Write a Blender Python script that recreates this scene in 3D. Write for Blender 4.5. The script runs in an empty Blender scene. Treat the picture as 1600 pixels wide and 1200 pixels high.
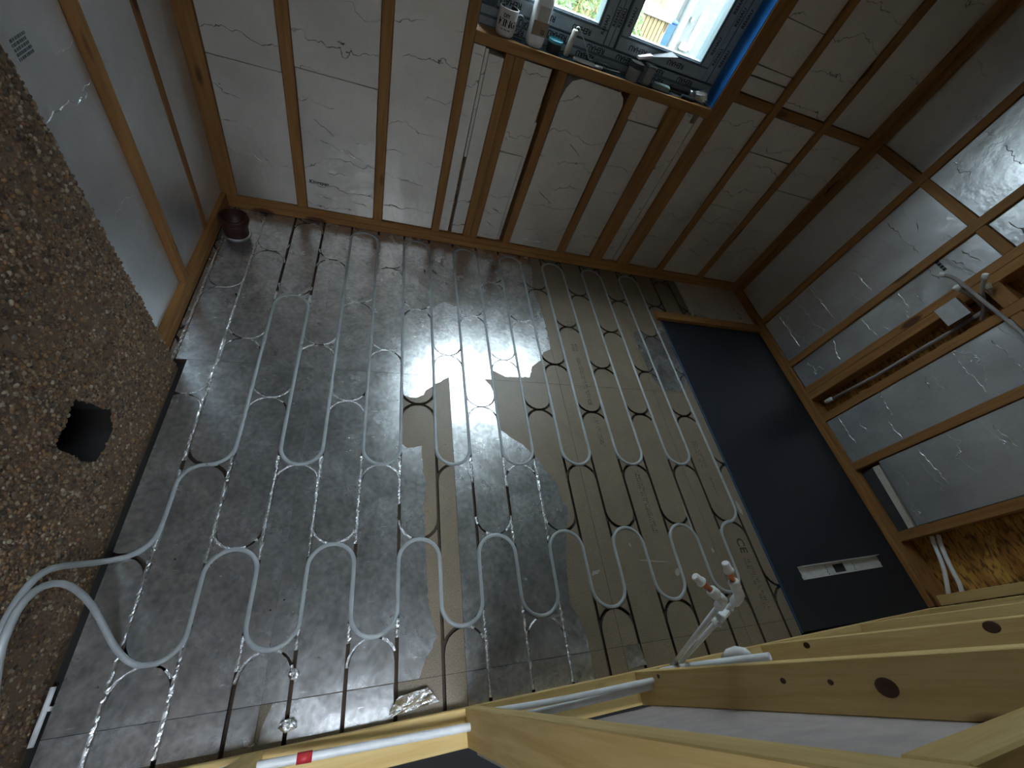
import bpy, bmesh, math, random
from mathutils import Vector, Matrix, noise
from mathutils.geometry import tessellate_polygon

random.seed(7)
S = bpy.context.scene
COL = S.collection

# ------------------------------------------------------------------ camera
CAM_H = 1.635
RM = ((0.94659859, -0.1326895, 0.29384454),
      (0.06127321, -0.82074164, -0.56800418),
      (0.31653864, 0.55567675, -0.76878257))
cam = bpy.data.cameras.new('camera')
cam.sensor_width = 36.0
cam.lens = 36.0 * 646.755 / 1600.0
cam.clip_start = 0.01
cam_ob = bpy.data.objects.new('camera', cam)
COL.objects.link(cam_ob)
m = Matrix.Identity(4)
for i in range(3):
    m[i][0] = RM[0][i]
    m[i][1] = -RM[1][i]
    m[i][2] = -RM[2][i]
m.translation = (0, 0, CAM_H)
cam_ob.matrix_world = m
S.camera = cam_ob

# ------------------------------------------------------------------ sky and exposure
W = bpy.data.worlds.new('sky')
S.world = W
W.use_nodes = True
wn = W.node_tree
wn.nodes.clear()
w_out = wn.nodes.new('ShaderNodeOutputWorld')
w_bg = wn.nodes.new('ShaderNodeBackground')
w_bg.inputs['Color'].default_value = (0.80, 0.90, 1.0, 1)      # even overcast sky
# CIE overcast sky: three times brighter overhead than at the horizon
w_tc = wn.nodes.new('ShaderNodeTexCoord')
w_sep = wn.nodes.new('ShaderNodeSeparateXYZ')
wn.links.new(w_tc.outputs['Generated'], w_sep.inputs[0])
w_max = wn.nodes.new('ShaderNodeMath')
w_max.operation = 'MAXIMUM'
w_max.inputs[1].default_value = 0.0
wn.links.new(w_sep.outputs['Z'], w_max.inputs[0])
w_ma = wn.nodes.new('ShaderNodeMath')
w_ma.operation = 'MULTIPLY_ADD'
SKY = 4.4
w_ma.inputs[1].default_value = 2.0 * SKY
w_ma.inputs[2].default_value = SKY
wn.links.new(w_max.outputs[0], w_ma.inputs[0])
wn.links.new(w_ma.outputs[0], w_bg.inputs['Strength'])
wn.links.new(w_bg.outputs[0], w_out.inputs[0])
S.view_settings.view_transform = 'Standard'
S.view_settings.look = 'None'
S.view_settings.gamma = 1.0
S.view_settings.use_curve_mapping = False
S.view_settings.exposure = 1.15


# ------------------------------------------------------------------ materials
class NT:
    def __init__(self, name):
        self.m = bpy.data.materials.new(name)
        self.m.use_nodes = True
        self.t = self.m.node_tree
        self.b = self.t.nodes['Principled BSDF']
        self.tc = self.t.nodes.new('ShaderNodeTexCoord')

    def n(self, kind, **kw):
        nd = self.t.nodes.new('ShaderNode' + kind)
        for k, v in kw.items():
            if k in nd.inputs:
                nd.inputs[k].default_value = v
            else:
                setattr(nd, k, v)
        return nd

    def l(self, a, b):
        self.t.links.new(a, b)

    def coord(self, scale=(1, 1, 1), rnd=False, space='Object'):
        mp = self.n('Mapping')
        mp.inputs['Scale'].default_value = scale
        self.l(self.tc.outputs[space], mp.inputs['Vector'])
        if rnd:
            oi = self.n('ObjectInfo')
            mul = self.n('Math', operation='MULTIPLY')
            mul.inputs[1].default_value = 37.0
            self.l(oi.outputs['Random'], mul.inputs[0])
            self.l(mul.outputs[0], mp.inputs['Location'])
        return mp.outputs['Vector']

    def noise(self, vec, scale, detail=3, rough=0.55, dist=0.0):
        nd = self.n('TexNoise')
        nd.inputs['Scale'].default_value = scale
        nd.inputs['Detail'].default_value = detail
        nd.inputs['Roughness'].default_value = rough
        nd.inputs['Distortion'].default_value = dist
        self.l(vec, nd.inputs['Vector'])
        return nd.outputs['Fac']

    def ramp(self, fac, stops):
        r = self.n('ValToRGB')
        e = r.color_ramp.elements
        while len(e) < len(stops):
            e.new(0.5)
        for el, (p, c) in zip(e, stops):
            el.position = p
            el.color = (c, c, c, 1) if not isinstance(c, tuple) else c + (1,)
        self.l(fac, r.inputs[0])
        return r.outputs[0]

    def mix(self, fac, a, b, mode='MIX'):
        x = self.n('MixRGB')
        x.blend_type = mode
        for i, v in ((0, fac), (1, a), (2, b)):
            if hasattr(v, 'is_linked'):
                self.l(v, x.inputs[i])
            else:
                x.inputs[i].default_value = v if i == 0 else tuple(v) + (1,)
        return x.outputs[0]

    def bump(self, h, strength=0.3, dist=0.01, normal=None):
        b = self.n('Bump')
        b.inputs['Strength'].default_value = strength
        b.inputs['Distance'].default_value = dist
        self.l(h, b.inputs['Height'])
        if normal is not None:
            self.l(normal, b.inputs['Normal'])
        return b.outputs['Normal']

    def set(self, **kw):
        for k, v in kw.items():
            k = k.replace('_', ' ')
            if hasattr(v, 'is_linked'):
                self.l(v, self.b.inputs[k])
            else:
                self.b.inputs[k].default_value = (v + (1,)) if isinstance(v, tuple) and len(v) == 3 else v
        return self.m


def plain(name, col, rough=0.5, metal=0.0, **kw):
    t = NT(name)
    v = t.noise(t.coord(), 18, 3)
    c = t.mix(t.ramp(v, [(0.3, 0.0), (0.7, 1.0)]), tuple(x * 0.88 for x in col), tuple(min(1, x * 1.1) for x in col))
    return t.set(Base_Color=c, Roughness=rough, Metallic=metal, **kw)


def timber(name, axis, dark, light):
    t = NT(name)
    sc = [14, 14, 14]
    sc[axis] = 0.9
    v = t.coord(tuple(sc), rnd=True)
    g = t.noise(v, 3.0, 4, 0.6, 0.6)
    c = t.mix(t.ramp(g, [(0.3, 0.0), (0.7, 1.0)]), dark, light)
    k = t.n('TexVoronoi')
    sk = [8.0, 8.0, 8.0]
    sk[axis] = 2.6
    k.inputs['Scale'].default_value = 1.0
    t.l(t.coord(tuple(sk), rnd=True), k.inputs['Vector'])
    kn = t.ramp(k.outputs['Distance'], [(0.11, 1.0), (0.17, 0.0)])
    c = t.mix(kn, c, (dark[0] * 0.3, dark[1] * 0.22, dark[2] * 0.18))
    oi = t.n('ObjectInfo')
    c = t.mix(t.ramp(oi.outputs['Random'], [(0, 0.0), (1, 0.35)]), c, tuple(x * 0.6 for x in dark))
    return t.set(Base_Color=c, Roughness=0.72, Normal=t.bump(g, 0.25, 0.004))


TIM = [timber('wall_timber_%s' % 'xyz'[a], a, (0.25, 0.108, 0.028), (0.40, 0.20, 0.058)) for a in range(3)]
NEW = [timber('fresh_timber_%s' % 'xyz'[a], a, (0.62, 0.41, 0.14), (0.80, 0.60, 0.27)) for a in range(3)]


def foil_wall(name, axis, crease=1.0, tint=(0.80, 0.755, 0.695), rough=0.42, lc=(0.22, 0.195, 0.17)):
    """foil facing of an insulation board; axis = direction running across the board"""
    t = NT(name)
    sep = t.n('SeparateXYZ')
    t.l(t.coord((1, 1, 1), rnd=True), sep.inputs[0])
    wob = t.noise(t.coord((1, 1, 1), rnd=True), 5.0, 4, 0.6)
    wz = t.n('Math', operation='MULTIPLY_ADD')
    wz.inputs[1].default_value = 7.0
    t.l(sep.outputs['Z'], wz.inputs[0])
    wm = t.n('Math', operation='MULTIPLY')
    wm.inputs[1].default_value = 1.6
    t.l(wob, wm.inputs[0])
    t.l(wm.outputs[0], wz.inputs[2])
    fr = t.n('Math', operation='FRACT')
    t.l(wz.outputs[0], fr.inputs[0])
    line = t.ramp(fr.outputs[0], [(0.488, 0.0), (0.498, 1.0), (0.502, 1.0), (0.512, 0.0)])
    msk = t.ramp(t.noise(t.coord((1, 1, 1), rnd=True), 3.2, 2), [(0.46, 0.0), (0.56, 1.0)])
    ln = t.mix(1.0, line, msk, 'MULTIPLY')
    soft = t.noise(t.coord((1, 1, 1), rnd=True), 6.0, 4, 0.6)
    fine = t.noise(t.coord((1, 1, 1), rnd=True), 45.0, 3, 0.6)
    dirt = t.ramp(soft, [(0.35, 0.86), (0.7, 1.0)])
    c = t.mix(1.0, tint, dirt, 'MULTIPLY')
    c = t.mix(t.mix(crease, (0, 0, 0), ln), c, lc)
    nr = t.bump(soft, 0.35, 0.02)
    nr = t.bump(fine, 0.10, 0.004, nr)
    nr = t.bump(ln, 0.8 * crease, 0.006, nr)
    r = t.ramp(soft, [(0.3, rough - 0.08), (0.7, rough + 0.1)])
    return t.set(Base_Color=c, Metallic=0.85, Roughness=r, Normal=nr)


FOIL_BACK = foil_wall('dull_foil_facing', 0, 1.0, rough=0.5)
FOIL_RIGHT = foil_wall('bright_foil_facing', 1, 0.8, (0.78, 0.80, 0.83), 0.36, (0.9, 0.92, 0.95))
FOIL_LEFT = foil_wall('bluish_foil_facing', 1, 0.5, (0.76, 0.79, 0.83), 0.38, (0.9, 0.92, 0.95))


def foil_floor():
    t = NT('floor_foil')
    v = t.coord()
    big = t.noise(v, 5, 4, 0.6)
    mid = t.noise(v, 14, 4, 0.55)
    fine = t.noise(v, 150, 4, 0.7)
    c = t.mix(t.ramp(mid, [(0.25, 0.0), (0.80, 1.0)]), (0.50, 0.51, 0.525), (0.92, 0.93, 0.94))
    c = t.mix(1.0, c, t.ramp(big, [(0.3, 0.80), (0.7, 1.0)]), 'MULTIPLY')
    c = t.mix(1.0, c, t.ramp(t.noise(v, 55, 5, 0.65), [(0.35, 0.70), (0.65, 1.0)]), 'MULTIPLY')
    scr = t.ramp(t.noise(t.coord((9, 60, 1)), 2.0, 2, 0.5, 0.4), [(0.70, 0.0), (0.74, 1.0)])
    c = t.mix(scr, c, (0.97, 0.97, 0.98))
    sp = t.n('TexVoronoi')
    sp.inputs['Scale'].default_value = 13
    t.l(v, sp.inputs['Vector'])
    c = t.mix(t.ramp(sp.outputs['Distance'], [(0.030, 1.0), (0.05, 0.0)]), c, (0.12, 0.11, 0.10))
    sc1 = t.noise(t.coord((70, 4, 1)), 1.0, 4, 0.7)
    r = t.ramp(big, [(0.30, 0.23), (0.70, 0.30)])
    nr = t.bump(t.noise(v, 3.5, 2, 0.4), 0.05, 0.01)
    return t.set(Base_Color=c, Metallic=0.86, Roughness=r, Normal=nr)


FOIL_FLOOR = foil_floor()


def crinkle():
    t = NT('crinkled_foil')
    v = t.coord()
    f = t.noise(v, 90, 4, 0.7, 0.6)
    return t.set(Base_Color=(0.72, 0.73, 0.74), Metallic=1.0, Roughness=0.24, Normal=t.bump(f, 0.8, 0.004))


FOIL_CR = crinkle()


def chipboard():
    t = NT('chipboard')
    v = t.coord()
    f = t.noise(v, 260, 3, 0.7)
    b = t.noise(v, 7, 3, 0.6)
    c = t.mix(t.ramp(f, [(0.35, 0.0), (0.65, 1.0)]), (0.150, 0.116, 0.078), (0.275, 0.222, 0.158))
    c = t.mix(1.0, c, t.ramp(b, [(0.3, 0.8), (0.7, 1.0)]), 'MULTIPLY')
    sp = t.n('TexVoronoi')
    sp.inputs['Scale'].default_value = 22
    t.l(v, sp.inputs['Vector'])
    c = t.mix(t.ramp(sp.outputs['Distance'], [(0.03, 1.0), (0.055, 0.0)]), c, (0.07, 0.055, 0.04))
    return t.set(Base_Color=c, Roughness=0.42, Normal=t.bump(f, 0.12, 0.001))


CHIP = chipboard()
GROOVE = plain('shaded_routed_core', (0.062, 0.045, 0.030), 0.9)  # routed core brown, darkened further to carry the shade in the grooves
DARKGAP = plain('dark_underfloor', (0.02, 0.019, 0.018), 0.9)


def osb():
    t = NT('oriented_strand_board')
    k = t.n('TexVoronoi')
    k.inputs['Scale'].default_value = 1
    t.l(t.coord((11, 11, 26)), k.inputs['Vector'])
    f = t.noise(t.coord((3, 8, 30)), 3, 4)
    s = t.n('SeparateColor')
    t.l(k.outputs['Color'], s.inputs[0])
    c = t.mix(s.outputs[0], (0.38, 0.16, 0.03), (0.72, 0.40, 0.10))
    c = t.mix(t.ramp(f, [(0.48, 0.0), (0.62, 0.85)]), c, (0.09, 0.035, 0.008))
    return t.set(Base_Color=c, Roughness=0.5, Normal=t.bump(s.outputs[0], 0.3, 0.004))


OSB = osb()


def pebble_mats():
    t = NT('pebbles')
    a = t.n('Attribute')
    a.attribute_name = 'tone'
    p = t.set(Base_Color=a.outputs['Color'], Roughness=0.55)
    t = NT('render_mortar')
    f = t.noise(t.coord(), 60, 4)
    c = t.mix(f, (0.115, 0.070, 0.043), (0.205, 0.135, 0.085))
    return p, t.set(Base_Color=c, Roughness=0.9, Normal=t.bump(f, 0.8, 0.01))


PEB, MORTAR = pebble_mats()
PIPE = plain('white_heating_pipe', (0.34, 0.37, 0.38), 0.35)
PIPEW = plain('white_plastic', (0.78, 0.80, 0.82), 0.35)
PIPEG = plain('grey_pipe', (0.33, 0.30, 0.29), 0.5)
FITW = plain('white_fitting_plastic', (0.80, 0.81, 0.80), 0.3)
COPPER = plain('copper', (0.62, 0.22, 0.11), 0.35, 0.9)
RED = plain('red_tape', (0.55, 0.03, 0.04), 0.5)
NAVY = plain('navy_backer_board', (0.0085, 0.0115, 0.019), 0.6)
BLUEF = plain('blue_film', (0.012, 0.12, 0.38), 0.35)
BLUEE = plain('blue_board_edge', (0.02, 0.075, 0.14), 0.5)
PLASTER = plain('plasterboard_paper', (0.42, 0.36, 0.345), 0.9)
TERRA = plain('brown_drain_plastic', (0.045, 0.010, 0.007), 0.5)
BLACK = plain('black_print', (0.012, 0.012, 0.014), 0.7)
GREYPRINT = plain('faded_print', (0.045, 0.038, 0.030), 0.7)
BLUEPRINT = plain('blue_grey_print', (0.11, 0.125, 0.145), 0.6)
INS = plain('pale_insulation_foam', (0.55, 0.51, 0.44), 0.9)
GALV = plain('galvanised_steel', (0.62, 0.64, 0.63), 0.45, 0.25)
STEEL = plain('steel', (0.55, 0.56, 0.57), 0.28, 1.0)
DARKP = plain('dark_plastic', (0.02, 0.024, 0.03), 0.4)
UPVC = plain('grey_window_frame', (0.085, 0.12, 0.15), 0.35)
FILM = plain('grey_protective_film', (0.30, 0.36, 0.40), 0.3)
HALL = plain('dark_hall_floor', (0.008, 0.009, 0.011), 0.8)


def glass():
    t = NT('window_glass')
    t.t.nodes.remove(t.b)
    out = t.t.nodes['Material Output']
    tr = t.n('BsdfTransparent')
    tr.inputs[0].default_value = (0.93, 0.97, 0.96, 1)
    gl = t.n('BsdfGlossy')
    gl.inputs['Roughness'].default_value = 0.02
    lw = t.n('LayerWeight')
    pw = t.n('Math', operation='POWER')
    pw.inputs[1].default_value = 5.0
    t.l(lw.outputs['Facing'], pw.inputs[0])
    fr = t.n('Math', operation='MULTIPLY_ADD')
    fr.inputs[1].default_value = 0.9
    fr.inputs[2].default_value = 0.04
    t.l(pw.outputs[0], fr.inputs[0])
    mx = t.n('MixShader')
    t.l(fr.outputs[0], mx.inputs[0])
    t.l(tr.outputs[0], mx.inputs[1])
    t.l(gl.outputs[0], mx.inputs[2])
    t.l(mx.outputs[0], out.inputs[0])
    return t.m


GLASS = glass()


# ------------------------------------------------------------------ mesh helpers
class MB:
    def __init__(self):
        self.v, self.f, self.mi, self.sm = [], [], [], []

    def add(self, vs, fs, mi=0, smooth=False):
        o = len(self.v)
        self.v += [tuple(p) for p in vs]
        for f in fs:
            self.f.append(tuple(i + o for i in f))
            self.mi.append(mi)
            self.sm.append(smooth)

    def box(self, x0, x1, y0, y1, z0, z1, ch=0.0, mi=0, M=None):
        cs = []
        if ch <= 0:
            cs = [(x, y, z) for z in (z0, z1) for y in (y0, y1) for x in (x0, x1)]
            fs = [(0, 2, 3, 1), (4, 5, 7, 6), (0, 1, 5, 4), (2, 6, 7, 3), (0, 4, 6, 2), (1, 3, 7, 5)]
        else:
            bm = bmesh.new()
            bmesh.ops.create_cube(bm, size=1)
            for q in bm.verts:
                q.co = Vector(((x0 + x1) / 2 + q.co.x * (x1 - x0), (y0 + y1) / 2 + q.co.y * (y1 - y0), (z0 + z1) / 2 + q.co.z * (z1 - z0)))
            bmesh.ops.bevel(bm, geom=list(bm.edges), offset=ch, segments=1, affect='EDGES')
            bm.verts.index_update()
            cs = [tuple(q.co) for q in bm.verts]
            fs = [tuple(q.index for q in f.verts) for f in bm.faces]
            bm.free()
        if M is not None:
            cs = [tuple(M @ Vector(p)) for p in cs]
        self.add(cs, fs, mi)
        return self

    def tube(self, pts, r, n=10, mi=0, caps=True):
        pts = [Vector(p) for p in pts]
        rr = r if isinstance(r, (list, tuple)) else [r] * len(pts)
        t0 = (pts[1] - pts[0]).normalized()
        up = Vector((0, 0, 1)) if abs(t0.z) < 0.9 else Vector((1, 0, 0))
        nrm = (up - t0 * up.dot(t0)).normalized()
        vs = []
        for i, p in enumerate(pts):
            a = pts[max(i - 1, 0)]
            b = pts[min(i + 1, len(pts) - 1)]
            t = (b - a)
            t = t.normalized() if t.length > 1e-9 else t0
            nrm = (nrm - t * nrm.dot(t))
            nrm = nrm.normalized() if nrm.length > 1e-6 else Vector((1, 0, 0))
            bn = t.cross(nrm)
            for k in range(n):
                an = 2 * math.pi * k / n
                vs.append(p + (nrm * math.cos(an) + bn * math.sin(an)) * rr[i])
        fs = []
        for i in range(len(pts) - 1):
            for k in range(n):
                k2 = (k + 1) % n
                fs.append((i * n + k, i * n + k2, (i + 1) * n + k2, (i + 1) * n + k))
        self.add(vs, fs, mi, True)
        if caps:
            o = len(self.v) - len(vs)
            self.f.append(tuple(o + k for k in reversed(range(n))))
            self.f.append(tuple(o + (len(pts) - 1) * n + k for k in range(n)))
            self.mi += [mi, mi]
            self.sm += [False, False]
        return self

    def lathe(self, prof, c=(0, 0, 0), n=24, mi=0, M=None):
        """prof: list of (radius, z); closed by caller through zero radii"""
        vs, fs = [], []
        for (r, z) in prof:
            for k in range(n):
                an = 2 * math.pi * k / n
                vs.append(Vector((r * math.cos(an), r * math.sin(an), z)))
        for i in range(len(prof) - 1):
            for k in range(n):
                k2 = (k + 1) % n
                fs.append((i * n + k, i * n + k2, (i + 1) * n + k2, (i + 1) * n + k))
        if M is not None:
            vs = [M @ p for p in vs]
        vs = [p + Vector(c) for p in vs]
        self.add(vs, fs, mi, True)
        return self

    def prism(self, poly, z0, z1, mi=0, mside=None, bottom=True, M=None):
        n = len(poly)
        tri = tessellate_polygon([[Vector((x, y, 0)) for x, y in poly]])
        ar = sum(poly[i][0] * poly[(i + 1) % n][1] - poly[(i + 1) % n][0] * poly[i][1] for i in range(n))
        if ar < 0:
            poly = poly[::-1]
            tri = [tuple(n - 1 - i for i in t) for t in tri]
        vs = [(x, y, z1) for x, y in poly] + [(x, y, z0) for x, y in poly]

        def ccw(t):
            (ax, ay), (bx, by), (cx, cy) = (poly[i] for i in t)
            return (bx - ax) * (cy - ay) - (cx - ax) * (by - ay) > 0
        top = [t if ccw(t) else t[::-1] for t in tri]
        if M is not None:
            vs = [tuple(M @ Vector(p)) for p in vs]
        self.add(vs, top, mi)
        o = len(self.v) - len(vs)
        ms = mi if mside is None else mside
        for i in range(n):
            j = (i + 1) % n
            self.f.append((o + i, o + n + i, o + n + j, o + j))
            self.mi.append(ms)
            self.sm.append(False)
        if bottom:
            for t in top:
                self.f.append(tuple(o + n + i for i in reversed(t)))
                self.mi.append(mi)
                self.sm.append(False)
        return self

    def build(self, name, mats, parent=None, loc=None, rot=None):
        """loc: object origin; vertices are given in parent space (or world) and shifted"""
        me = bpy.data.meshes.new(name)
        o = Vector(loc) if loc is not None else Vector((0, 0, 0))
        me.from_pydata([(x - o.x, y - o.y, z - o.z) for x, y, z in self.v], [], self.f)
        for mt in (mats if isinstance(mats, (list, tuple)) else [mats]):
            me.materials.append(mt)
        me.polygons.foreach_set('material_index', self.mi)
        me.polygons.foreach_set('use_smooth', self.sm)
        me.update()
        ob = bpy.data.objects.new(name, me)
        COL.objects.link(ob)
        ob.location = o
        if rot is not None:
            ob.rotation_euler = rot
        if parent is not None:
            ob.parent = parent
        return ob


def centre(mb):
    xs, ys, zs = zip(*mb.v)
    return ((min(xs) + max(xs)) / 2, (min(ys) + max(ys)) / 2, (min(zs) + max(zs)) / 2)


def base(mb):
    xs, ys, zs = zip(*mb.v)
    return ((min(xs) + max(xs)) / 2, (min(ys) + max(ys)) / 2, min(zs))


def tag(o, label, cat, group=None, kind=None):
    o['label'] = label
    o['category'] = cat
    if group:
        o['group'] = group
    if kind:
        o['kind'] = kind
    return o


def empty(name, loc, rz=0.0):
    o = bpy.data.objects.new(name, None)
    o.empty_display_size = 0.05
    COL.objects.link(o)
    o.location = loc
    o.rotation_euler = (0, 0, rz)
    return o


def struct(name, label, cat='wall', loc=(0, 0, 0), rz=0.0):
    return tag(empty(name, loc, rz), label, cat, kind='structure')


def tbox(name, parent, x0, x1, y0, y1, z0, z1, mats, ch=0.002):
    """length of timber: grain follows the longest side"""
    d = (x1 - x0, y1 - y0, z1 - z0)
    ax = d.index(max(d))
    mb = MB().box(x0, x1, y0, y1, z0, z1, ch)
    return mb.build(name, mats[ax] if isinstance(mats, list) else mats, parent, centre(mb))


def text_mesh(name, body, size, mat, parent, M, ext=0.0002, bold=0.02):
    cu = bpy.data.curves.new(name, 'FONT')
    cu.body = body
    cu.size = size
    cu.extrude = ext
    cu.resolution_u = 3
    cu.offset = size * bold
    cu.align_x = 'CENTER'
    cu.align_y = 'CENTER'
    tmp = bpy.data.objects.new(name + '_curve', cu)
    COL.objects.link(tmp)
    bpy.context.view_layer.update()
    me = bpy.data.meshes.new_from_object(tmp.evaluated_get(bpy.context.evaluated_depsgraph_get()))
    bpy.data.objects.remove(tmp)
    bpy.data.curves.remove(cu)
    me.name = name
    me.materials.clear()
    me.materials.append(mat)
    ob = bpy.data.objects.new(name, me)
    COL.objects.link(ob)
    if parent is not None:
        ob.parent = parent
    ob.matrix_local = M
    return ob


def clip_convex(sub, clip):
    """Sutherland-Hodgman, clip polygon convex and counter-clockwise"""
    out = list(sub)
    n = len(clip)
    for i in range(n):
        ax, ay = clip[i]
        bx, by = clip[(i + 1) % n]
        inp, out = out, []
        if not inp:
            return []

        def side(p):
            return (bx - ax) * (p[1] - ay) - (by - ay) * (p[0] - ax)
        for j in range(len(inp)):
            p, q = inp[j - 1], inp[j]
            sp, sq = side(p), side(q)
            if (sp >= 0) != (sq >= 0):
                t = sp / (sp - sq)
                out.append((p[0] + (q[0] - p[0]) * t, p[1] + (q[1] - p[1]) * t))
            if sq >= 0:
                out.append(q)
    res = []
    for p in out:
        if not res or math.hypot(p[0] - res[-1][0], p[1] - res[-1][1]) > 1e-5:
            res.append(p)
    if len(res) > 2 and math.hypot(res[0][0] - res[-1][0], res[0][1] - res[-1][1]) < 1e-5:
        res.pop()
    if len(res) < 3:
        return []
    a = sum(res[i][0] * res[(i + 1) % len(res)][1] - res[(i + 1) % len(res)][0] * res[i][1] for i in range(len(res)))
    return res if abs(a) > 4e-6 else []


def inside(p, poly):
    c = False
    n = len(poly)
    for i in range(n):
        (x1, y1), (x2, y2) = poly[i], poly[i - 1]
        if (y1 > p[1]) != (y2 > p[1]) and p[0] < (x2 - x1) * (p[1] - y1) / (y2 - y1) + x1:
            c = not c
    return c


# ================================================================== STRUCTURE
SP = 0.1496


def gx(k):
    return -0.0255 + SP * k


HW = 0.0060            # half width of a routed groove
RC = SP / 2
ST_EVEN = [-0.47, 0.132, 0.737, 1.335, 1.935, 2.54]
ST_ODD = [-0.77, -0.17, 0.434, 1.034, 1.634, 2.215, 2.82]


def stations(k):
    return ST_EVEN if k % 2 == 0 else ST_ODD


def arc(cx, cy, r, a0, a1, n):
    return [(cx + r * math.cos(math.radians(a0 + (a1 - a0) * i / n)), cy + r * math.sin(math.radians(a0 + (a1 - a0) * i / n))) for i in range(n + 1)]


def make_islands(occ=None, harc=HW):
    """pieces between the routed grooves; occ(k, station, cup) tells whether a bend holds the pipe"""
    out = []
    for k in range(-6, 19):
        xm = gx(k) + RC
        ri = RC - HW
        st = stations(k)

        def end(cy, s, cup, a0, a1):
            h = HW if occ is None or occ(k, s, cup) else harc
            ry = RC - h
            return [(xm + ri * math.cos(math.radians(a0 + (a1 - a0) * i / 9)), cy + ry * math.sin(math.radians(a0 + (a1 - a0) * i / 9))) for i in range(10)]
        for a, b in zip(st, st[1:]):
            out.append((end(a + RC, a, 1, 180, 360) + end(b - RC, b, -1, 0, 180), True))
        for s in st:
            hs = [HW if occ is None or occ(k, s, c) else harc for c in (1, -1)]
            for sg in (-1, 1):
                halves = []
                for h in hs:
                    ro = RC + h
                    dyl = math.sqrt(ro * ro - ri * ri)
                    tip = math.sqrt(ro * ro - RC * RC)
                    A0 = math.atan2(-dyl, -ri)
                    A1 = math.atan2(-RC, -tip)
                    halves.append([(ro * math.cos(A0 + (A1 - A0) * i / 4), RC + ro * math.sin(A0 + (A1 - A0) * i / 4)) for i in range(5)])
                pts = halves[0] + [(x, -y) for x, y in halves[1][::-1]][1 if hs[0] == hs[1] else 0:]
                poly = [(xm + (x if sg < 0 else -x), s + y) for x, y in pts]
                out.append((poly if sg < 0 else poly[::-1], False))
    return out


def bend_has_pipe(k, s, cup):
    if k % 2 == 0:
        return (s == 0.737 and -2 <= k <= 10 and cup == 1) or (s == 0.132 and -4 <= k <= 10 and cup == 1) or (s == 0.737 and k == -4)
    return (s == 2.215 and -1 <= k <= 11 and cup == -1) or (s == 1.634 and k == -3 and cup == -1) or (s == 0.434 and -3 <= k <= 9 and cup == -1) or (s == 0.434 and k in (11, -5))


islands = make_islands()
foil_islands = make_islands(bend_has_pipe, 0.0022)

COLS = [(-0.728, -0.250), (-0.2488, 0.3478), (0.349, 0.9464), (0.9476, 1.545), (1.546, 1.832)]
ROWS = [(-0.178, -0.0006), (0.0006, 1.1994), (1.2006, 2.246)]
FLOOR = struct('floor', 'bare floor of routed panels partly covered with torn foil', 'floor')
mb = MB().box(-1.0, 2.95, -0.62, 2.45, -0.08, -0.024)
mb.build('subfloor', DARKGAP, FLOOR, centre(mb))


def rect(x0, x1, y0, y1):
    return [(x0, y0), (x1, y0), (x1, y1), (x0, y1)]


def panel(x0, x1, y0, y1):
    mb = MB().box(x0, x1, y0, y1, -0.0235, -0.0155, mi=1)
    R = rect(x0, x1, y0, y1)
    for poly, cv in islands:
        xs = [p[0] for p in poly]
        ys = [p[1] for p in poly]
        if max(xs) < x0 or min(xs) > x1 or max(ys) < y0 or min(ys) > y1:
            continue
        c = clip_convex(poly, R)
        if c:
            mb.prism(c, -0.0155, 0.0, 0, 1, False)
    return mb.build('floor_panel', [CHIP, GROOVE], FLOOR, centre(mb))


for (a, b) in ROWS:
    for (c, d) in COLS:
        panel(-0.796 if c < -0.7 and a > 1 else c, d, a, b)
panel(1.8335, 2.1400, 1.862, 2.246)

# --- foil sheets on the panels
T_F1 = [(0.9464, 2.246), (0.945, 2.116), (0.914, 1.942), (0.936, 1.804), (0.9464, 1.658), (0.9464, 1.519), (0.940, 1.440), (0.891, 1.417), (0.871, 1.358), (0.843, 1.339), (0.805, 1.308), (0.779, 1.233), (0.644, 1.225), (0.612, 1.243), (0.579, 1.260), (0.565, 1.2006)]
T_A = [(0.3478, 1.198), (0.327, 1.186), (0.270, 1.144), (0.234, 1.112), (0.224, 1.086), (0.189, 1.067), (0.160, 1.068), (0.132, 1.081), (0.124, 1.001), (0.122, 0.836), (0.154, 0.812), (0.213, 0.822), (0.212, 0.798), (0.216, 0.696), (0.231, 0.654), (0.217, 0.574), (0.223, 0.438), (0.223, 0.346), (0.228, 0.211), (0.242, 0.159), (0.256, 0.112), (0.231, 0.069), (0.210, 0.038), (0.195, 0.002)]
T_T = [(0.529, 1.199), (0.555, 1.165), (0.570, 1.116), (0.578, 0.911), (0.629, 0.868), (0.678, 0.836), (0.718, 0.787), (0.751, 0.755), (0.763, 0.717), (0.793, 0.676), (0.815, 0.630), (0.818, 0.571), (0.841, 0.536), (0.838, 0.494), (0.820, 0.467), (0.806, 0.446), (0.806, 0.406), (0.794, 0.368), (0.775, 0.259), (0.765, 0.168), (0.790, 0.101), (0.806, 0.057), (0.807, 0.001)]
T_3 = [(1.568, 1.651), (1.627, 1.680), (1.673, 1.637), (1.726, 1.630), (1.790, 1.770), (1.831, 1.717), (1.831, 1.523), (1.831, 1.305), (1.814, 1.255), (1.762, 1.205), (1.624, 1.207), (1.589, 1.262), (1.563, 1.342), (1.562, 1.466), (1.554, 1.542)]


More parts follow.
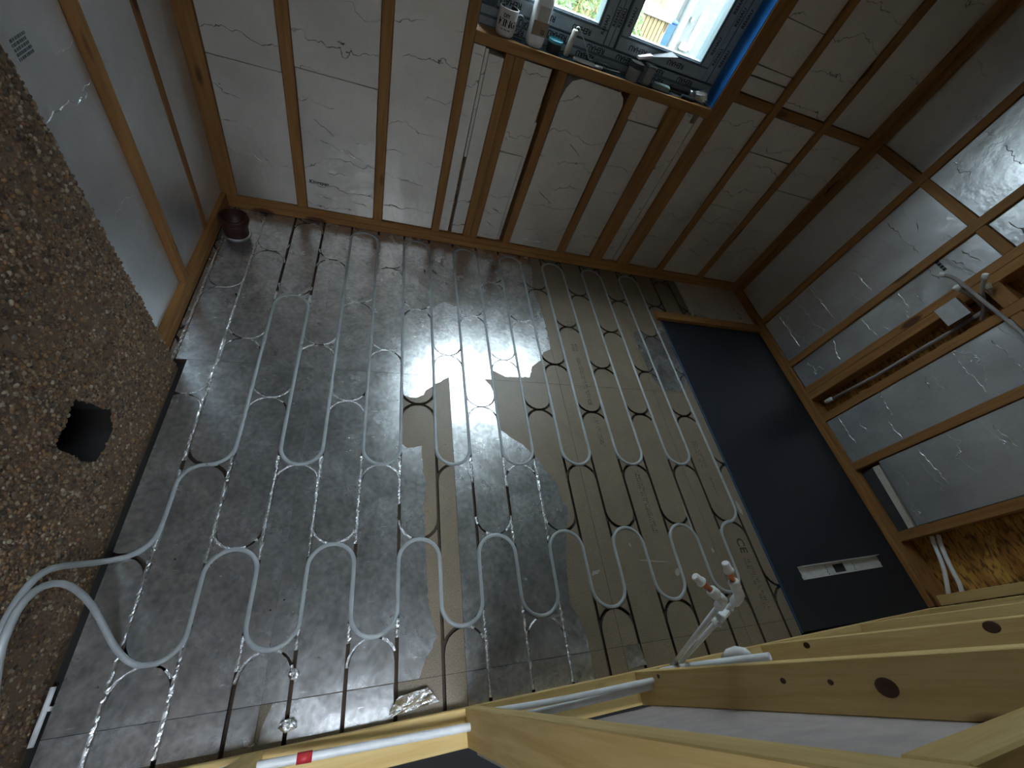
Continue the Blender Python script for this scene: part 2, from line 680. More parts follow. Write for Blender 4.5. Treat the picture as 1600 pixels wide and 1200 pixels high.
def jag(poly, amp, step=0.012, closed=True, keep=lambda p, q: False):
    """give a torn outline small teeth"""
    out = []
    n = len(poly)
    for i in range(n if closed else n - 1):
        p, q = poly[i], poly[(i + 1) % n]
        out.append(p)
        L = math.hypot(q[0] - p[0], q[1] - p[1])
        if keep(p, q):
            continue
        for j in range(1, int(L / step)):
            t = j / int(L / step)
            nx, ny = -(q[1] - p[1]) / L, (q[0] - p[0]) / L
            a = amp * (noise.noise(Vector((p[0] * 9 + t * L * 60, p[1] * 9, 3.1))))
            out.append((p[0] + (q[0] - p[0]) * t + nx * a, p[1] + (q[1] - p[1]) * t + ny * a))
    if not closed:
        out.append(poly[-1])
    return out


foil_polys = [
    ([(-0.728, 1.2006), (-0.2494, 1.2006), (-0.2494, 2.246), (-0.796, 2.246), (-0.796, 1.2006)], (-0.796, -0.2494, 1.2006, 2.246)),
    ([(-0.2494, 1.2006), (-0.2494, 2.246), (0.9464, 2.246)] + jag(T_F1[1:], 0.006, closed=False), (-0.2494, 0.9464, 1.2006, 2.246)),
    ([(-0.728, 0.0006), (-0.2494, 0.0006), (-0.2494, 1.1994), (-0.728, 1.1994)], (-0.728, -0.2494, 0.0006, 1.1994)),
    ([(-0.2488, 0.0006), (-0.2488, 1.1994)] + jag(T_A, 0.005, closed=False), (-0.2488, 0.3478, 0.0006, 1.1994)),
    ([(0.349, 0.0006), (0.349, 1.1994)] + jag(T_T, 0.006, closed=False), (0.349, 0.9464, 0.0006, 1.1994)),
    ([(-0.728, -0.09), (-0.2494, -0.09), (-0.2494, -0.0006), (-0.728, -0.0006)], (-0.728, -0.2494, -0.62, -0.0006)),
    ([(-0.217, -0.0010), (0.115, -0.0010), (0.121, -0.09), (-0.240, -0.09), (-0.236, -0.05)], (-0.2488, 0.3478, -0.62, -0.0006)),
    ([(0.349, -0.0010), (0.808, -0.0010), (0.803, -0.09), (0.349, -0.09)], (0.349, 0.9464, -0.62, -0.0006)),
    (jag(T_3, 0.008), (1.546, 1.832, 1.2006, 2.246)),
]
for fp, (x0, x1, y0, y1) in foil_polys:
    mb = MB()
    R = rect(x0, x1, y0, y1)
    for poly, cv in foil_islands:
        cxy = (sum(p[0] for p in poly) / len(poly), sum(p[1] for p in poly) / len(poly))
        if cv:
            c = clip_convex(poly, R)
            c = clip_convex(fp, c) if c else None
        else:
            c = clip_convex(poly, R) if inside(cxy, fp) else None
        if c:
            mb.prism(c, -0.003, 0.0007, 0, 0, False)
    mb.build('foil_sheet', FOIL_FLOOR, FLOOR, centre(mb))


# --- heating pipe path, laid in the grooves
ZP = -0.0030
path = [(-0.70, -0.30, 0.12), (-0.705, -0.05, 0.20), (-0.712, 0.08, 0.30), (-0.72, 0.155, 0.332), (-0.72, 0.198, 0.339), (-0.72, 0.228, 0.338), (-0.72, 0.28, 0.328), (-0.72, 0.321, 0.302), (-0.72, 0.348, 0.257), (-0.72, 0.38, 0.144), (-0.722, 0.408, 0.045), (-0.712, 0.420, 0.013), (-0.679, 0.430, 0.005), (-0.645, 0.456, 0.001), (-0.628, 0.492, -0.002)]


def up(k, y):
    path.append((gx(k), y, ZP))


def arcp(k, s, cup, a0, a1, n=12):
    """cup +1: half circle above the station (bottom touches it); -1 below"""
    cx, cy = gx(k) + RC, s + cup * RC
    for x, y in arc(cx, cy, RC, a0, a1, n):
        path.append((x, y, ZP))


up(-4, 0.55)
arcp(-4, 0.737, -1, 180, 90, 7)
arcp(-4, 0.737, 1, 270, 360, 7)
for k in range(-3, 12, 2):
    top = 1.634 if k == -3 else 2.215
    arcp(k, top, -1, 180, 0)
    if k < 11:
        arcp(k + 1, 0.737, 1, 180, 360)
arcp(11, 0.434, 1, 360, 270, 7)
arcp(11, 0.434, -1, 90, 180, 7)
for k in range(10, -4, -2):
    arcp(k, 0.132, 1, 360, 180)
    arcp(k - 1, 0.434, -1, 0, 180)
arcp(-4, 0.132, 1, 360, 280, 8)
path += [(-0.575, 0.134, -0.003), (-0.607, 0.155, 0.006), (-0.63, 0.185, 0.033), (-0.65, 0.235, 0.091), (-0.67, 0.282, 0.151), (-0.68, 0.304, 0.228), (-0.69, 0.307, 0.278), (-0.70, 0.289, 0.319), (-0.70, 0.248, 0.354), (-0.70, 0.194, 0.355), (-0.70, 0.161, 0.347), (-0.695, 0.08, 0.31), (-0.69, -0.05, 0.22), (-0.68, -0.30, 0.12)]
# even out long legs so the tube shades well
dense = []
for p, q in zip(path, path[1:]):
    L = (Vector(q) - Vector(p)).length
    n = max(1, int(L / 0.12))
    for j in range(n):
        dense.append(tuple(Vector(p).lerp(Vector(q), j / n)))
dense.append(path[-1])


def smooth_path(pts, it=2, fixed=lambda p: False):
    for _ in range(it):
        new = [pts[0]]
        for a, b in zip(pts, pts[1:]):
            a, b = Vector(a), Vector(b)
            new += [tuple(a.lerp(b, 0.25)), tuple(a.lerp(b, 0.75))]
        new.append(pts[-1])
        pts = new
    return pts


occupied = set()
for (x, y, z) in dense:
    if z < 0.0:
        kk = round((x - gx(0)) / SP)
        if abs(x - gx(kk)) < 0.004:
            occupied.add((kk, int(math.floor(y / 0.03))))
for (p, q) in zip(path, path[1:]):
    if abs(p[0] - q[0]) < 1e-4 and p[2] < 0 and q[2] < 0:
        kk = round((p[0] - gx(0)) / SP)
        for j in range(int(min(p[1], q[1]) / 0.03), int(max(p[1], q[1]) / 0.03) + 1):
            occupied.add((kk, j))

mb = MB().tube(smooth_path(dense, 1), 0.0081, 10)
o = mb.build('heating_pipe', PIPE, None, (0.55, 1.0, 0.0))
tag(o, 'long pale heating pipe snaking in loops through the floor grooves', 'pipe')

# --- crinkled foil left over the empty grooves
mb = MB()
rng = random.Random(3)


def foil_at(x, y):
    return any(inside((x - 0.012, y), fp) and inside((x + 0.012, y), fp) for fp, _ in foil_polys)


for k in range(-5, 7):
    y = -0.08
    seg = []

    def flush(seg):
        if len(seg) < 3:
            return
        vs, fs = [], []
        for (xx, yy, w) in seg:
            j = [rng.uniform(-0.0035, 0.0012) for _ in range(4)]
            vs += [(xx - HW - 0.0015, yy, 0.0009), (xx - 0.0022 + j[0] * 0.5, yy, 0.0002 + j[1] * 0.6), (xx + 0.0022 + j[2] * 0.5, yy, 0.0002 + j[3] * 0.6), (xx + HW + 0.0015, yy, 0.0009)]
        for i in range(len(seg) - 1):
            for c in (0, 2):
                fs.append((i * 4 + c, i * 4 + c + 1, i * 4 + 5 + c, i * 4 + 4 + c))
        mb.add(vs, fs, 1, False)
        mb.add(vs, [(i * 4 + 1, i * 4 + 2, i * 4 + 6, i * 4 + 5) for i in range(len(seg) - 1)], 0, False)
    while y < 2.22:
        x = gx(k)
        far = y > 1.65 and k in (-3, -2)
        gap = noise.noise(Vector((k * 7.7, y * 4.0, 0.3))) > (0.34 if k > -4 else 0.6)
        if y < 0.12 and k in (-1, 0, 1):
            gap = True
        if (k, int(math.floor(y / 0.03))) in occupied or not foil_at(x, y) or gap or far:
            flush(seg)
            seg = []
        else:
            seg.append((x, y, 0))
        y += 0.007
    flush(seg)
for k in range(-5, 6):
    for st in stations(k):
        for cup in (1, -1):
            if bend_has_pipe(k, st, cup):
                continue
            seg = []
            for i in range(25):
                a = math.radians((180 if cup > 0 else 0) + 180 * i / 24)
                x, y = gx(k) + RC + RC * math.cos(a), st + cup * RC + RC * math.sin(a)
                ok = foil_at(x, y) and noise.noise(Vector((x * 22, y * 22, 7.7))) < 0.22
                if ok:
                    n = Vector((math.cos(a), math.sin(a), 0))
                    z = [rng.uniform(-0.0016, 0.0016) for _ in range(2)]
                    c = Vector((x, y, 0))
                    seg.append([c - n * 0.0042 + Vector((0, 0, 0.0009)), c - n * 0.0012 + Vector((0, 0, -0.0004 + z[0])), c + n * 0.0012 + Vector((0, 0, -0.0004 + z[1])), c + n * 0.0042 + Vector((0, 0, 0.0009))])
                if not ok or i == 24:
                    if len(seg) > 1:
                        mb.add([p for q in seg for p in q], [(i2 * 4 + c2, i2 * 4 + c2 + 1, i2 * 4 + 5 + c2, i2 * 4 + 4 + c2) for i2 in range(len(seg) - 1) for c2 in range(3)], 0, False)
                    seg = []
o = mb.build('groove_foil', [FOIL_CR, FOIL_FLOOR], FLOOR, (0, 1, 0))
o['kind'] = 'stuff'

# ------------------------------------------------------------------ back wall
YB = 2.25
WB = struct('wall_back', 'stud wall with the window, filled with dull foil insulation')
mb = MB()
mb.box(-1.0, 0.31, YB + 0.115, YB + 0.13, -0.1, 2.45)
mb.box(1.61, 2.95, YB + 0.115, YB + 0.13, -0.1, 2.45)
mb.box(0.31, 1.61, YB + 0.115, YB + 0.13, -0.1, 1.075)
mb.box(0.31, 1.61, YB + 0.115, YB + 0.13, 2.31, 2.45)
mb.build('sheathing', OSB, WB, centre(mb))
tbox('sole_plate', WB, -0.86, 2.80, YB - 0.002, YB + 0.095, 0.0, 0.038, TIM)
tbox('sole_plate', WB, -0.86, 2.80, YB, YB + 0.095, 0.0385, 0.075, TIM)
tbox('top_plate', WB, -0.86, 2.80, YB, YB + 0.095, 2.36, 2.40, TIM)
back_studs = [(-0.842, -0.752, 0.075, 2.36), (-0.461, -0.412, 0.075, 2.36), (-0.061, -0.014, 0.075, 2.36), (0.277, 0.322, 0.075, 2.36),
              (0.472, 0.5160, 0.075, 1.045), (0.5166, 0.561, 0.075, 1.045), (0.730, 0.777, 0.075, 1.045), (1.120, 1.168, 0.075, 1.045),
              (1.368, 1.462, 0.075, 1.045), (1.592, 1.637, 0.075, 2.36), (1.6376, 1.683, 0.075, 2.36), (1.930, 1.976, 0.075, 2.36),
              (2.300, 2.352, 0.075, 2.36), (2.675, 2.73, 0.075, 2.36)]
for i, (a, b, c, d) in enumerate(back_studs):
    pr = random.uniform(-0.002, 0.002)
    tbox('stud', WB, a, b, YB + pr, YB + 0.095, c, d, TIM)
tbox('window_board', WB, 0.3225, 1.5915, YB - 0.004, YB + 0.115, 1.046, 1.090, TIM)
tbox('lintel', WB, 0.3225, 1.5915, YB, YB + 0.115, 2.305, 2.36, TIM)
tbox('nogging', WB, 1.6836, 1.9294, YB + 0.002, YB + 0.095, 1.150, 1.195, TIM)
tbox('nogging', WB, 1.9766, 2.2994, YB + 0.002, YB + 0.095, 1.150, 1.195, TIM)
tbox('nogging', WB, 2.3526, 2.6744, YB + 0.002, YB + 0.095, 1.150, 1.195, TIM)


def ins_panel(parent, poly, mat, M, thick=0.07):
    """board cut to outline poly (in wall plane u,v), front face at w=0"""
    mb = MB().prism(poly, -thick, 0.0, 0, 1, True, M)
    return mb.build('insulation_panel', [mat, INS], parent, centre(mb))


def MBACK(w):            # u=x, v=z, normal -y
    return Matrix(((1, 0, 0, 0), (0, 0, -1, YB + w), (0, 1, 0, 0), (0, 0, 0, 1)))


def back_panel(u0, u1, v0, v1, w=0.008, cut=None):
    poly = cut or rect(u0, u1, v0, v1)
    # slightly hand-cut edges
    poly = [(x + random.uniform(-0.0015, 0.0015), y + random.uniform(-0.002, 0.002)) for x, y in poly]
    return ins_panel(WB, poly, FOIL_BACK, MBACK(w), 0.08)


g = 0.003
back_panel(-0.752 + g, -0.461 - g, 0.078, 0.72)
back_panel(-0.752 + g, -0.461 - g, 0.723, 2.355, 0.009)
back_panel(-0.412 + g, -0.061 - g, 0.078, 0.755)
back_panel(-0.412 + g, -0.061 - g, 0.759, 2.355, 0.007)
back_panel(-0.014 + g, 0.277 - g, 0.080, 2.355, 0.010)
back_panel(0.322 + g, 0.378, 0.080, 1.040, 0.012)
back_panel(0.3815, 0.395, 0.55, 1.035, 0.010)
back_panel(0.399, 0.472 - g, 0.080, 1.02, 0.009)
back_panel(0.561 + g, 0.690, 0.085, 0.62)
back_panel(0.561 + g, 0.700, 0.624, 1.035, 0.010)
back_panel(0.695, 0.712, 0.08, 0.80, 0.018)
back_panel(0, 0, 0, 0, 0.006, [(0.782, 0.082), (1.114, 0.080), (1.114, 0.985), (1.100, 1.015), (1.070, 1.035), (0.855, 1.038), (0.815, 1.022), (0.795, 0.985), (0.783, 0.93)])
back_panel(1.168 + 0.012, 1.368 - g, 0.080, 0.93, 0.013)
back_panel(1.168 + g, 1.368 - g, 0.934, 1.042, 0.020)
back_panel(1.462 + g, 1.520, 0.080, 1.04, 0.014)
back_panel(1.524, 1.552, 0.080, 1.00, 0.022)
back_panel(1.556, 1.592 - g, 0.080, 1.04, 0.016)
back_panel(1.683 + g, 1.930 - g, 0.080, 1.146, 0.012)
back_panel(1.976 + g, 2.300 - g, 0.080, 0.62, 0.010)
back_panel(1.976 + g, 2.300 - g, 0.623, 0.955, 0.011)
back_panel(1.976 + g, 2.300 - g, 0.959, 1.146, 0.013)
back_panel(2.352 + g, 2.675 - g, 0.080, 0.80, 0.010)
back_panel(2.352 + g, 2.675 - g, 0.803, 1.146, 0.012)
back_panel(1.683 + g, 1.930 - g, 1.199, 1.270, 0.012)
back_panel(1.683 + g, 1.930 - g, 1.277, 1.315, 0.014)
back_panel(1.683 + g, 1.930 - g, 1.322, 1.50, 0.012)
back_panel(1.683 + g, 1.930 - g, 1.504, 2.355, 0.013)
back_panel(1.976 + g, 2.300 - g, 1.199, 2.355, 0.012)
back_panel(2.352 + g, 2.675 - g, 1.199, 2.355, 0.014)
MT = MBACK(0.0075)
text_mesh('board_print', 'Kingspan', 0.030, BLACK, WB, Matrix.Translation((-0.342, YB + 0.0076, 0.236)) @ Matrix.Scale(0.9, 4) @ Matrix.Rotation(math.radians(90), 4, 'X'))
text_mesh('board_print', 'TW55', 0.022, BLACK, WB, Matrix.Translation((-0.10, YB + 0.0066, 0.665)) @ Matrix.Rotation(math.radians(90), 4, 'X')) if False else None

# ------------------------------------------------------------------ window
WIN = struct('window_1', 'grey two-pane window still wearing its protective film', 'window')
zb, zt = 1.092, 2.300
yf = 2.345


def frame_bar(name, x0, x1, z0, z1, y0=yf, y1=yf + 0.07, mat=UPVC):
    mb = MB().box(x0, x1, y0, y1, z0, z1, 0.003)
    return mb.build(name, mat, WIN, centre(mb))


frame_bar('frame_bar', 0.335, 1.585, zb, zb + 0.072)
frame_bar('frame_bar', 0.335, 1.585, zt - 0.06, zt)
frame_bar('frame_bar', 0.335, 0.398, zb + 0.0725, zt - 0.0605)
frame_bar('frame_bar', 1.502, 1.585, zb + 0.0725, zt - 0.0605)
frame_bar('mullion', 0.925, 0.985, zb + 0.0725, zt - 0.0605)
ys = yf - 0.012
for (a, b) in ((0.3985, 0.9245), (0.9855, 1.5015)):
    w = 0.052
    frame_bar('sash_bar', a, b, zb + 0.074, zb + 0.140, ys, ys + 0.07)
    frame_bar('sash_bar', a, b, zt - 0.12, zt - 0.061, ys, ys + 0.07)
    frame_bar('sash_bar', a, a + w, zb + 0.1405, zt - 0.1205, ys, ys + 0.07)
    frame_bar('sash_bar', b - w - 0.006, b, zb + 0.1405, zt - 0.1205, ys, ys + 0.07)
    mb = MB().box(a + w - 0.01, b - w + 0.004, ys + 0.03, ys + 0.036, zb + 0.13, zt - 0.11)
    mb.build('pane', GLASS, WIN, centre(mb))
    # pale glazing gasket along the bottom
    frame_bar('glazing_bead', a + w, b - w - 0.006, zb + 0.1405, zb + 0.146, ys + 0.008, ys + 0.029, PIPEW)
# protective film bands, slightly proud of the bars, with their print
films = [(0.34, 1.58, zb + 0.004, zb + 0.030, yf), (0.34, 1.58, zb + 0.040, zb + 0.068, yf),
         (0.402, 0.92, zb + 0.080, zb + 0.128, ys), (0.99, 1.498, zb + 0.080, zb + 0.128, ys),
         (0.932, 0.955, zb + 0.078, zt - 0.07, yf), (0.960, 0.980, zb + 0.078, zt - 0.07, yf),
         (1.456, 1.496, zb + 0.135, zt - 0.07, ys), (1.508, 1.535, zb + 0.078, zt - 0.07, yf), (1.542, 1.580, zb + 0.078, zt - 0.07, yf),
         (0.880, 0.920, zb + 0.135, zt - 0.07, ys), (0.992, 1.030, zb + 0.135, zt - 0.07, ys)]
FO = []
for (a, b, c, d, y) in films:
    mb = MB().box(a, b, y - 0.0008, y - 0.0001, c, d)
    FO.append((a, b, c, d, mb.build('protective_film', FILM, WIN, centre(mb))))


def film_print(x, y, z, size, R):
    par = next(o for a, b, c, d, o in FO if a - 0.005 <= x <= b + 0.005 and c - 0.01 <= z <= d + 0.01)
    text_mesh('film_print', 'REHAU', size, BLACK, par, Matrix.Translation(Vector((x, y - 0.0011, z)) - par.location) @ R)



flip = Matrix.Rotation(math.radians(180), 4, 'Z')
RX = Matrix.Rotation(math.radians(90), 4, 'X')
for (x, z, y) in ((0.50, zb + 0.017, yf), (0.56, zb + 0.052, yf), (0.70, zb + 0.052, yf), (0.86, zb + 0.017, yf), (0.90, zb + 0.053, yf), (1.06, zb + 0.053, yf),
                  (1.24, zb + 0.053, yf), (1.26, zb + 0.018, yf), (1.42, zb + 0.052, yf), (0.62, zb + 0.104, ys), (0.80, zb + 0.104, ys), (1.10, zb + 0.104, ys), (1.32, zb + 0.104, ys), (0.46, zb + 0.104, ys)):
    film_print(x, y, z, 0.030, RX @ flip)
RV = Matrix.Rotation(math.radians(90), 4, 'Z')
for (x, y) in ((0.944, yf), (0.970, yf), (1.476, ys), (1.522, yf), (1.561, yf), (0.900, ys), (1.011, ys)):
    for z in (1.24, 1.40, 1.56, 1.72):
        film_print(x, y, z + (x * 7 % 0.09), 0.022, RX @ RV)
mb = MB().box(1.5872, 1.5912, YB + 0.004, YB + 0.114, 1.092, 2.300)
mb.build('blue_membrane', BLUEF, WIN, centre(mb))
mb = MB().box(0.3228, 0.3268, YB + 0.02, YB + 0.114, 1.092, 2.300)
mb.build('blue_membrane', UPVC, WIN, centre(mb))

# ------------------------------------------------------------------ right wall
XR = 2.73
WR = struct('wall_right', 'long stud wall with bright foil panels and an open pipe bay')
mb = MB().box(XR + 0.115, XR + 0.13, -0.60, 2.40, -0.1, 2.45)
mb.build('sheathing', OSB, WR, centre(mb))
tbox('sole_plate', WR, XR - 0.002, XR + 0.095, -0.045, 2.249, 0.0, 0.030, TIM)
tbox('sole_plate', WR, XR, XR + 0.095, -0.045, 2.249, 0.0305, 0.060, TIM)
tbox('top_plate', WR, XR, XR + 0.095, -0.6, 2.249, 2.36, 2.40, TIM)
right_studs = [(2.205, 2.249), (1.833, 1.880), (1.432, 1.478), (1.212, 1.256), (1.166, 1.2114), (1.000, 1.046), (0.672, 0.718), (0.262, 0.309)]
for a, b in right_studs:
    tbox('stud', WR, XR + random.uniform(-0.002, 0.002), XR + 0.095, a, b, 0.0605, 2.36, TIM)
tbox('stud', WR, XR, XR + 0.095, -0.045, 0.0, 0.0605, 2.36, NEW)
for a, b, z in ((1.8805, 2.2045, 1.165), (1.4785, 1.8325, 1.168), (1.2565, 1.4315, 1.166), (0.7185, 0.9995, 1.022), (0.3095, 0.6715, 1.11)):
    tbox('nogging', WR, XR + 0.002, XR + 0.095, a, b, z, z + 0.045, TIM)


def MRIGHT(w):           # u=y, v=z, normal -x
    return Matrix(((0, 0, -1, XR + w), (1, 0, 0, 0), (0, 1, 0, 0), (0, 0, 0, 1)))


def right_panel(u0, u1, v0, v1, w=0.014, cut=None, mat=None):
    poly = cut or rect(u0, u1, v0, v1)
    poly = [(x + random.uniform(-0.0015, 0.0015), y + random.uniform(-0.002, 0.002)) for x, y in poly]
    return ins_panel(WR, poly, mat or FOIL_RIGHT, MRIGHT(w), 0.07)


for (a, b, z) in ((1.880, 2.205, 1.165), (1.478, 1.833, 1.168), (1.256, 1.432, 1.166)):
    right_panel(a + g, b - g, 0.064, z - g)
    right_panel(a + g, b - g, z + 0.048, 2.355)
right_panel(0.718 + g, 1.000 - g, 0.064, 1.019, 0.010)
right_panel(0.718 + g, 1.000 - g, 1.070, 2.355, 0.010)
right_panel(0, 0, 0, 0, 0.008, [(0.313, 0.168), (0.669, 0.192), (0.669, 1.107), (0.313, 1.107)])
right_panel(0.312, 0.669, 1.158, 2.355, 0.010)
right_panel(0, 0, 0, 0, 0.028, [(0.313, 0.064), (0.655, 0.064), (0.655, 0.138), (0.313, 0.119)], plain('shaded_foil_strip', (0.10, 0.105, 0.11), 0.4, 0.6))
mb = MB().prism([(0.314, 0.122), (0.655, 0.140), (0.655, 0.178), (0.314, 0.152)], -0.05, 0.0, 0, 0, True, MRIGHT(0.016))
mb.build('insulation_strip', INS, WR, centre(mb))
# print on the foil
text_mesh('board_print', '■■■■', 0.020, BLACK, WR, Matrix.Translation((XR + 0.0128, 1.400, 0.986)) @ Matrix.Rotation(math.radians(-90), 4, 'Z') @ RX)

# ------------------------------------------------------------------ left wall (framed, far part)
XL = -0.80
WL = struct('wall_left', 'short framed wall with bluish foil in the far left corner')
mb = MB().box(XL - 0.13, XL - 0.115, 1.10, 2.40, -0.1, 2.45)
mb.build('sheathing', OSB, WL, centre(mb))
tbox('sole_plate', WL, XL - 0.095, XL, 1.172, 2.247, 0.0, 0.040, TIM)
tbox('sole_plate', WL, XL - 0.095, XL - 0.002, 1.172, 2.247, 0.0405, 0.080, TIM)
tbox('top_plate', WL, XL - 0.095, XL, 1.172, 2.247, 2.36, 2.40, TIM)
tbox('stud', WL, XL - 0.095, XL, 1.548, 1.592, 0.0805, 2.36, TIM)
tbox('stud', WL, XL - 0.095, XL - 0.018, 1.925, 1.965, 0.0805, 2.36, TIM)
tbox('stud', WL, XL - 0.095, XL - 0.004, 1.172, 1.195, 0.0805, 2.36, TIM)


def MLEFT(w):            # u=-y mirrored, v=z, normal +x
    return Matrix(((0, 0, 1, XL - w), (-1, 0, 0, 0), (0, 1, 0, 0), (0, 0, 0, 1)))


for (a, b, w) in ((1.196, 1.545, 0.023), (1.594, 1.923, 0.022), (1.967, 2.244, 0.022)):
    ins_panel(WL, rect(-b, -a, 0.084, 2.355), FOIL_LEFT, MLEFT(w), 0.065)
# barcode-like block of print
mb = MB()
for r in range(5):
    x = 0
    while x < 0.062:
        l = random.uniform(0.003, 0.010)
        mb.box(XL - 0.0228, XL - 0.0223, 1.300 + x, 1.300 + min(x + l, 0.064), 0.985 + r * 0.009, 0.991 + r * 0.009)
        x += l + random.uniform(0.0015, 0.004)
mb.build('board_print', BLUEPRINT, WL, centre(mb))

def ridges(parent, lines, M, seed):
    """sharp crinkles pushed up in the foil facing, drawn as thin raised folds"""
    q = random.Random(seed)
    mb = MB()
    for ln in lines:
        pts = []
        for (a, b) in zip(ln, ln[1:]):
            L = math.hypot(b[0] - a[0], b[1] - a[1])
            n = max(2, int(L / 0.016))
            for i in range(n):
                t = i / n
                pts.append((a[0] + (b[0] - a[0]) * t + q.uniform(-.003, .003), a[1] + (b[1] - a[1]) * t + q.uniform(-.006, .006)))
        pts.append(ln[-1])
        cut = q.randint(0, len(pts))
        vs, fs = [], []
        for i, (u, v) in enumerate(pts):
            w = q.uniform(0.0012, 0.0034) * (0.2 if i in (0, len(pts) - 1) or abs(i - cut) < 1 else 1)
            h = w * 0.9
            vs += [M @ Vector((u, v - w, 0.0002)), M @ Vector((u, v + q.uniform(-.3, .3) * w, h)), M @ Vector((u, v + w, 0.0002))]
        for i in range(len(pts) - 1):
            fs += [(i * 3, i * 3 + 1, i * 3 + 4, i * 3 + 3), (i * 3 + 1, i * 3 + 2, i * 3 + 5, i * 3 + 4)]
        mb.add(vs, fs)
    o = mb.build('foil_crinkle', FOIL_CR, parent, centre(mb))
    o['kind'] = 'stuff'


RL = [[(1.822, 0.447), (1.527, 0.453)], [(1.801, 0.182), (1.525, 0.182)], [(1.722, 0.692), (1.53, 0.696)], [(1.43, 0.939), (1.341, 0.944)], [(1.358, 0.834), (1.278, 0.831)], [(1.42, 0.372), (1.281, 0.333)], [(0.99, 0.404), (0.828, 0.386)], [(0.837, 0.349), (0.727, 0.36)], [(0.99, 0.137), (0.806, 0.142)], [(0.995, 0.772), (0.734, 0.77)], [(0.959, 0.918), (0.767, 0.918)], [(0.657, 0.391), (0.452, 0.408)], [(0.405, 0.459), (0.358, 0.457)], [(1.80, 0.964), (1.533, 0.964)], [(1.735, 0.691), (1.518, 0.692)],
      [(1.40, 1.08), (1.30, 1.10)], [(1.41, 1.02), (1.33, 1.05)], [(1.70, 1.06), (1.62, 1.02)], [(1.42, 0.56), (1.27, 0.57)], [(0.96, 0.62), (0.86, 0.60)], [(0.62, 0.70), (0.50, 0.72)], [(1.38, 1.26), (1.28, 1.27)]]
ridges(WR, [l for l in RL if l[0][0] > 1.2], MRIGHT(0.0138), 1)
ridges(WR, [l for l in RL if 0.7 < l[0][0] < 1.2], MRIGHT(0.0098), 2)
ridges(WR, [l for l in RL if l[0][0] < 0.7], MRIGHT(0.0078), 3)
LL = [[(1.272, 0.864), (1.326, 0.864), (1.386, 0.864), (1.43, 0.843), (1.494, 0.843)], [(1.481, 0.86), (1.538, 0.86)]]
ridges(WL, [[(-u, v) for u, v in l] for l in LL], MLEFT(0.0228), 4)
BL = [[(-0.62, 0.36), (-0.555, 0.27)], [(-0.65, 0.35), (-0.60, 0.28)], [(-0.35, 0.56), (-0.26, 0.50)], [(-0.22, 0.45), (-0.16, 0.42)], [(-0.30, 0.30), (-0.20, 0.31)], [(-0.38, 0.17), (-0.28, 0.15)], [(-0.18, 0.16), (-0.10, 0.15)], [(-0.33, 0.47), (-0.12, 0.40)],
      [(0.60, 0.20), (0.66, 0.16)], [(0.60, 0.30), (0.66, 0.27)], [(0.86, 0.13), (1.02, 0.12)], [(0.90, 0.18), (1.05, 0.16)], [(0.85, 0.45), (0.95, 0.40)], [(0.92, 0.75), (1.00, 0.70)], [(2.05, 0.30), (2.2, 0.24)], [(2.08, 0.50), (2.12, 0.56)]]
ridges(WB, [[(x, z) for x, z in l] for l in BL], MBACK(0.0058), 5)

# ------------------------------------------------------------------ pebble-dashed old wall, near left
XP = -0.757
WP = struct('wall_near_left', 'pebble-dashed old house wall with a knocked-out hole')
hole = [(0.742, 0.410), (0.770, 0.340), (0.785, 0.285), (0.806, 0.262), (0.790, 0.235), (0.765, 0.205), (0.700, 0.200), (0.650, 0.215), (0.622, 0.262), (0.618, 0.330), (0.605, 0.392), (0.630, 0.402), (0.668, 0.398), (0.712, 0.412)]
outer = rect(-1.2, 1.168, -0.10, 2.40)
# densify and roughen the corner so it does not read as a ruled line
corner = [(1.168 + 0.004 * noise.noise(Vector((0, z * 30, 0))) + 0.003 * noise.noise(Vector((5, z * 90, 0))), z) for z in [(-0.10 + 2.5 * i / 160) for i in range(161)]]
outer = [(-1.2, -0.10)] + corner + [(-1.2, 2.40)]
tri = tessellate_polygon([[Vector((a, b, 0)) for a, b in outer], [Vector((a, b, 0)) for a, b in hole]])
allp = outer + hole
mb = MB()
tr2 = []
for t in tri:
    (ax, ay), (bx, by), (cx, cy) = (allp[i] for i in t)
    # outward normal +x needs (y,z) counter-clockwise
    tr2.append(t if (bx - ax) * (cy - ay) - (cx - ax) * (by - ay) > 0 else t[::-1])
mb.add([(XP, a, b) for a, b in allp], tr2)
nh = len(hole)
hc = (0.70, 0.31)
back = [(XP - 0.20, hc[0] + (a - hc[0]) * 0.85, hc[1] + (b - hc[1]) * 0.8) for a, b in hole]
mid = [(XP - 0.05, hc[0] + (a - hc[0]) * 0.93 + random.uniform(-.006, .006), hc[1] + (b - hc[1]) * 0.93 + random.uniform(-.006, .006)) for a, b in hole]
vs = [(XP, a, b) for a, b in hole] + mid + back
fs = []
for i in range(nh):
    j = (i + 1) % nh
    fs += [(i, j, nh + j, nh + i), (nh + i, nh + j, 2 * nh + j, 2 * nh + i)]
fs.append(tuple(2 * nh + i for i in range(nh)))
mb.add(vs, fs, 1)
nc = len(corner)
vs = [(XP, a, b) for a, b in corner] + [(XP - 0.2, a, b) for a, b in corner]
mb.add(vs, [(i, nc + i, nc + i + 1, i + 1) for i in range(nc - 1)])
mb.box(XP - 0.30, XP - 0.21, -1.2, 1.168, -0.1, 2.4)
mb.build('render_coat', [MORTAR, plain('cavity_shade', (0.012, 0.010, 0.010), 0.9)], WP, (XP, 0.0, 0.0))  # near-black lining paints in the shade deep inside the hole

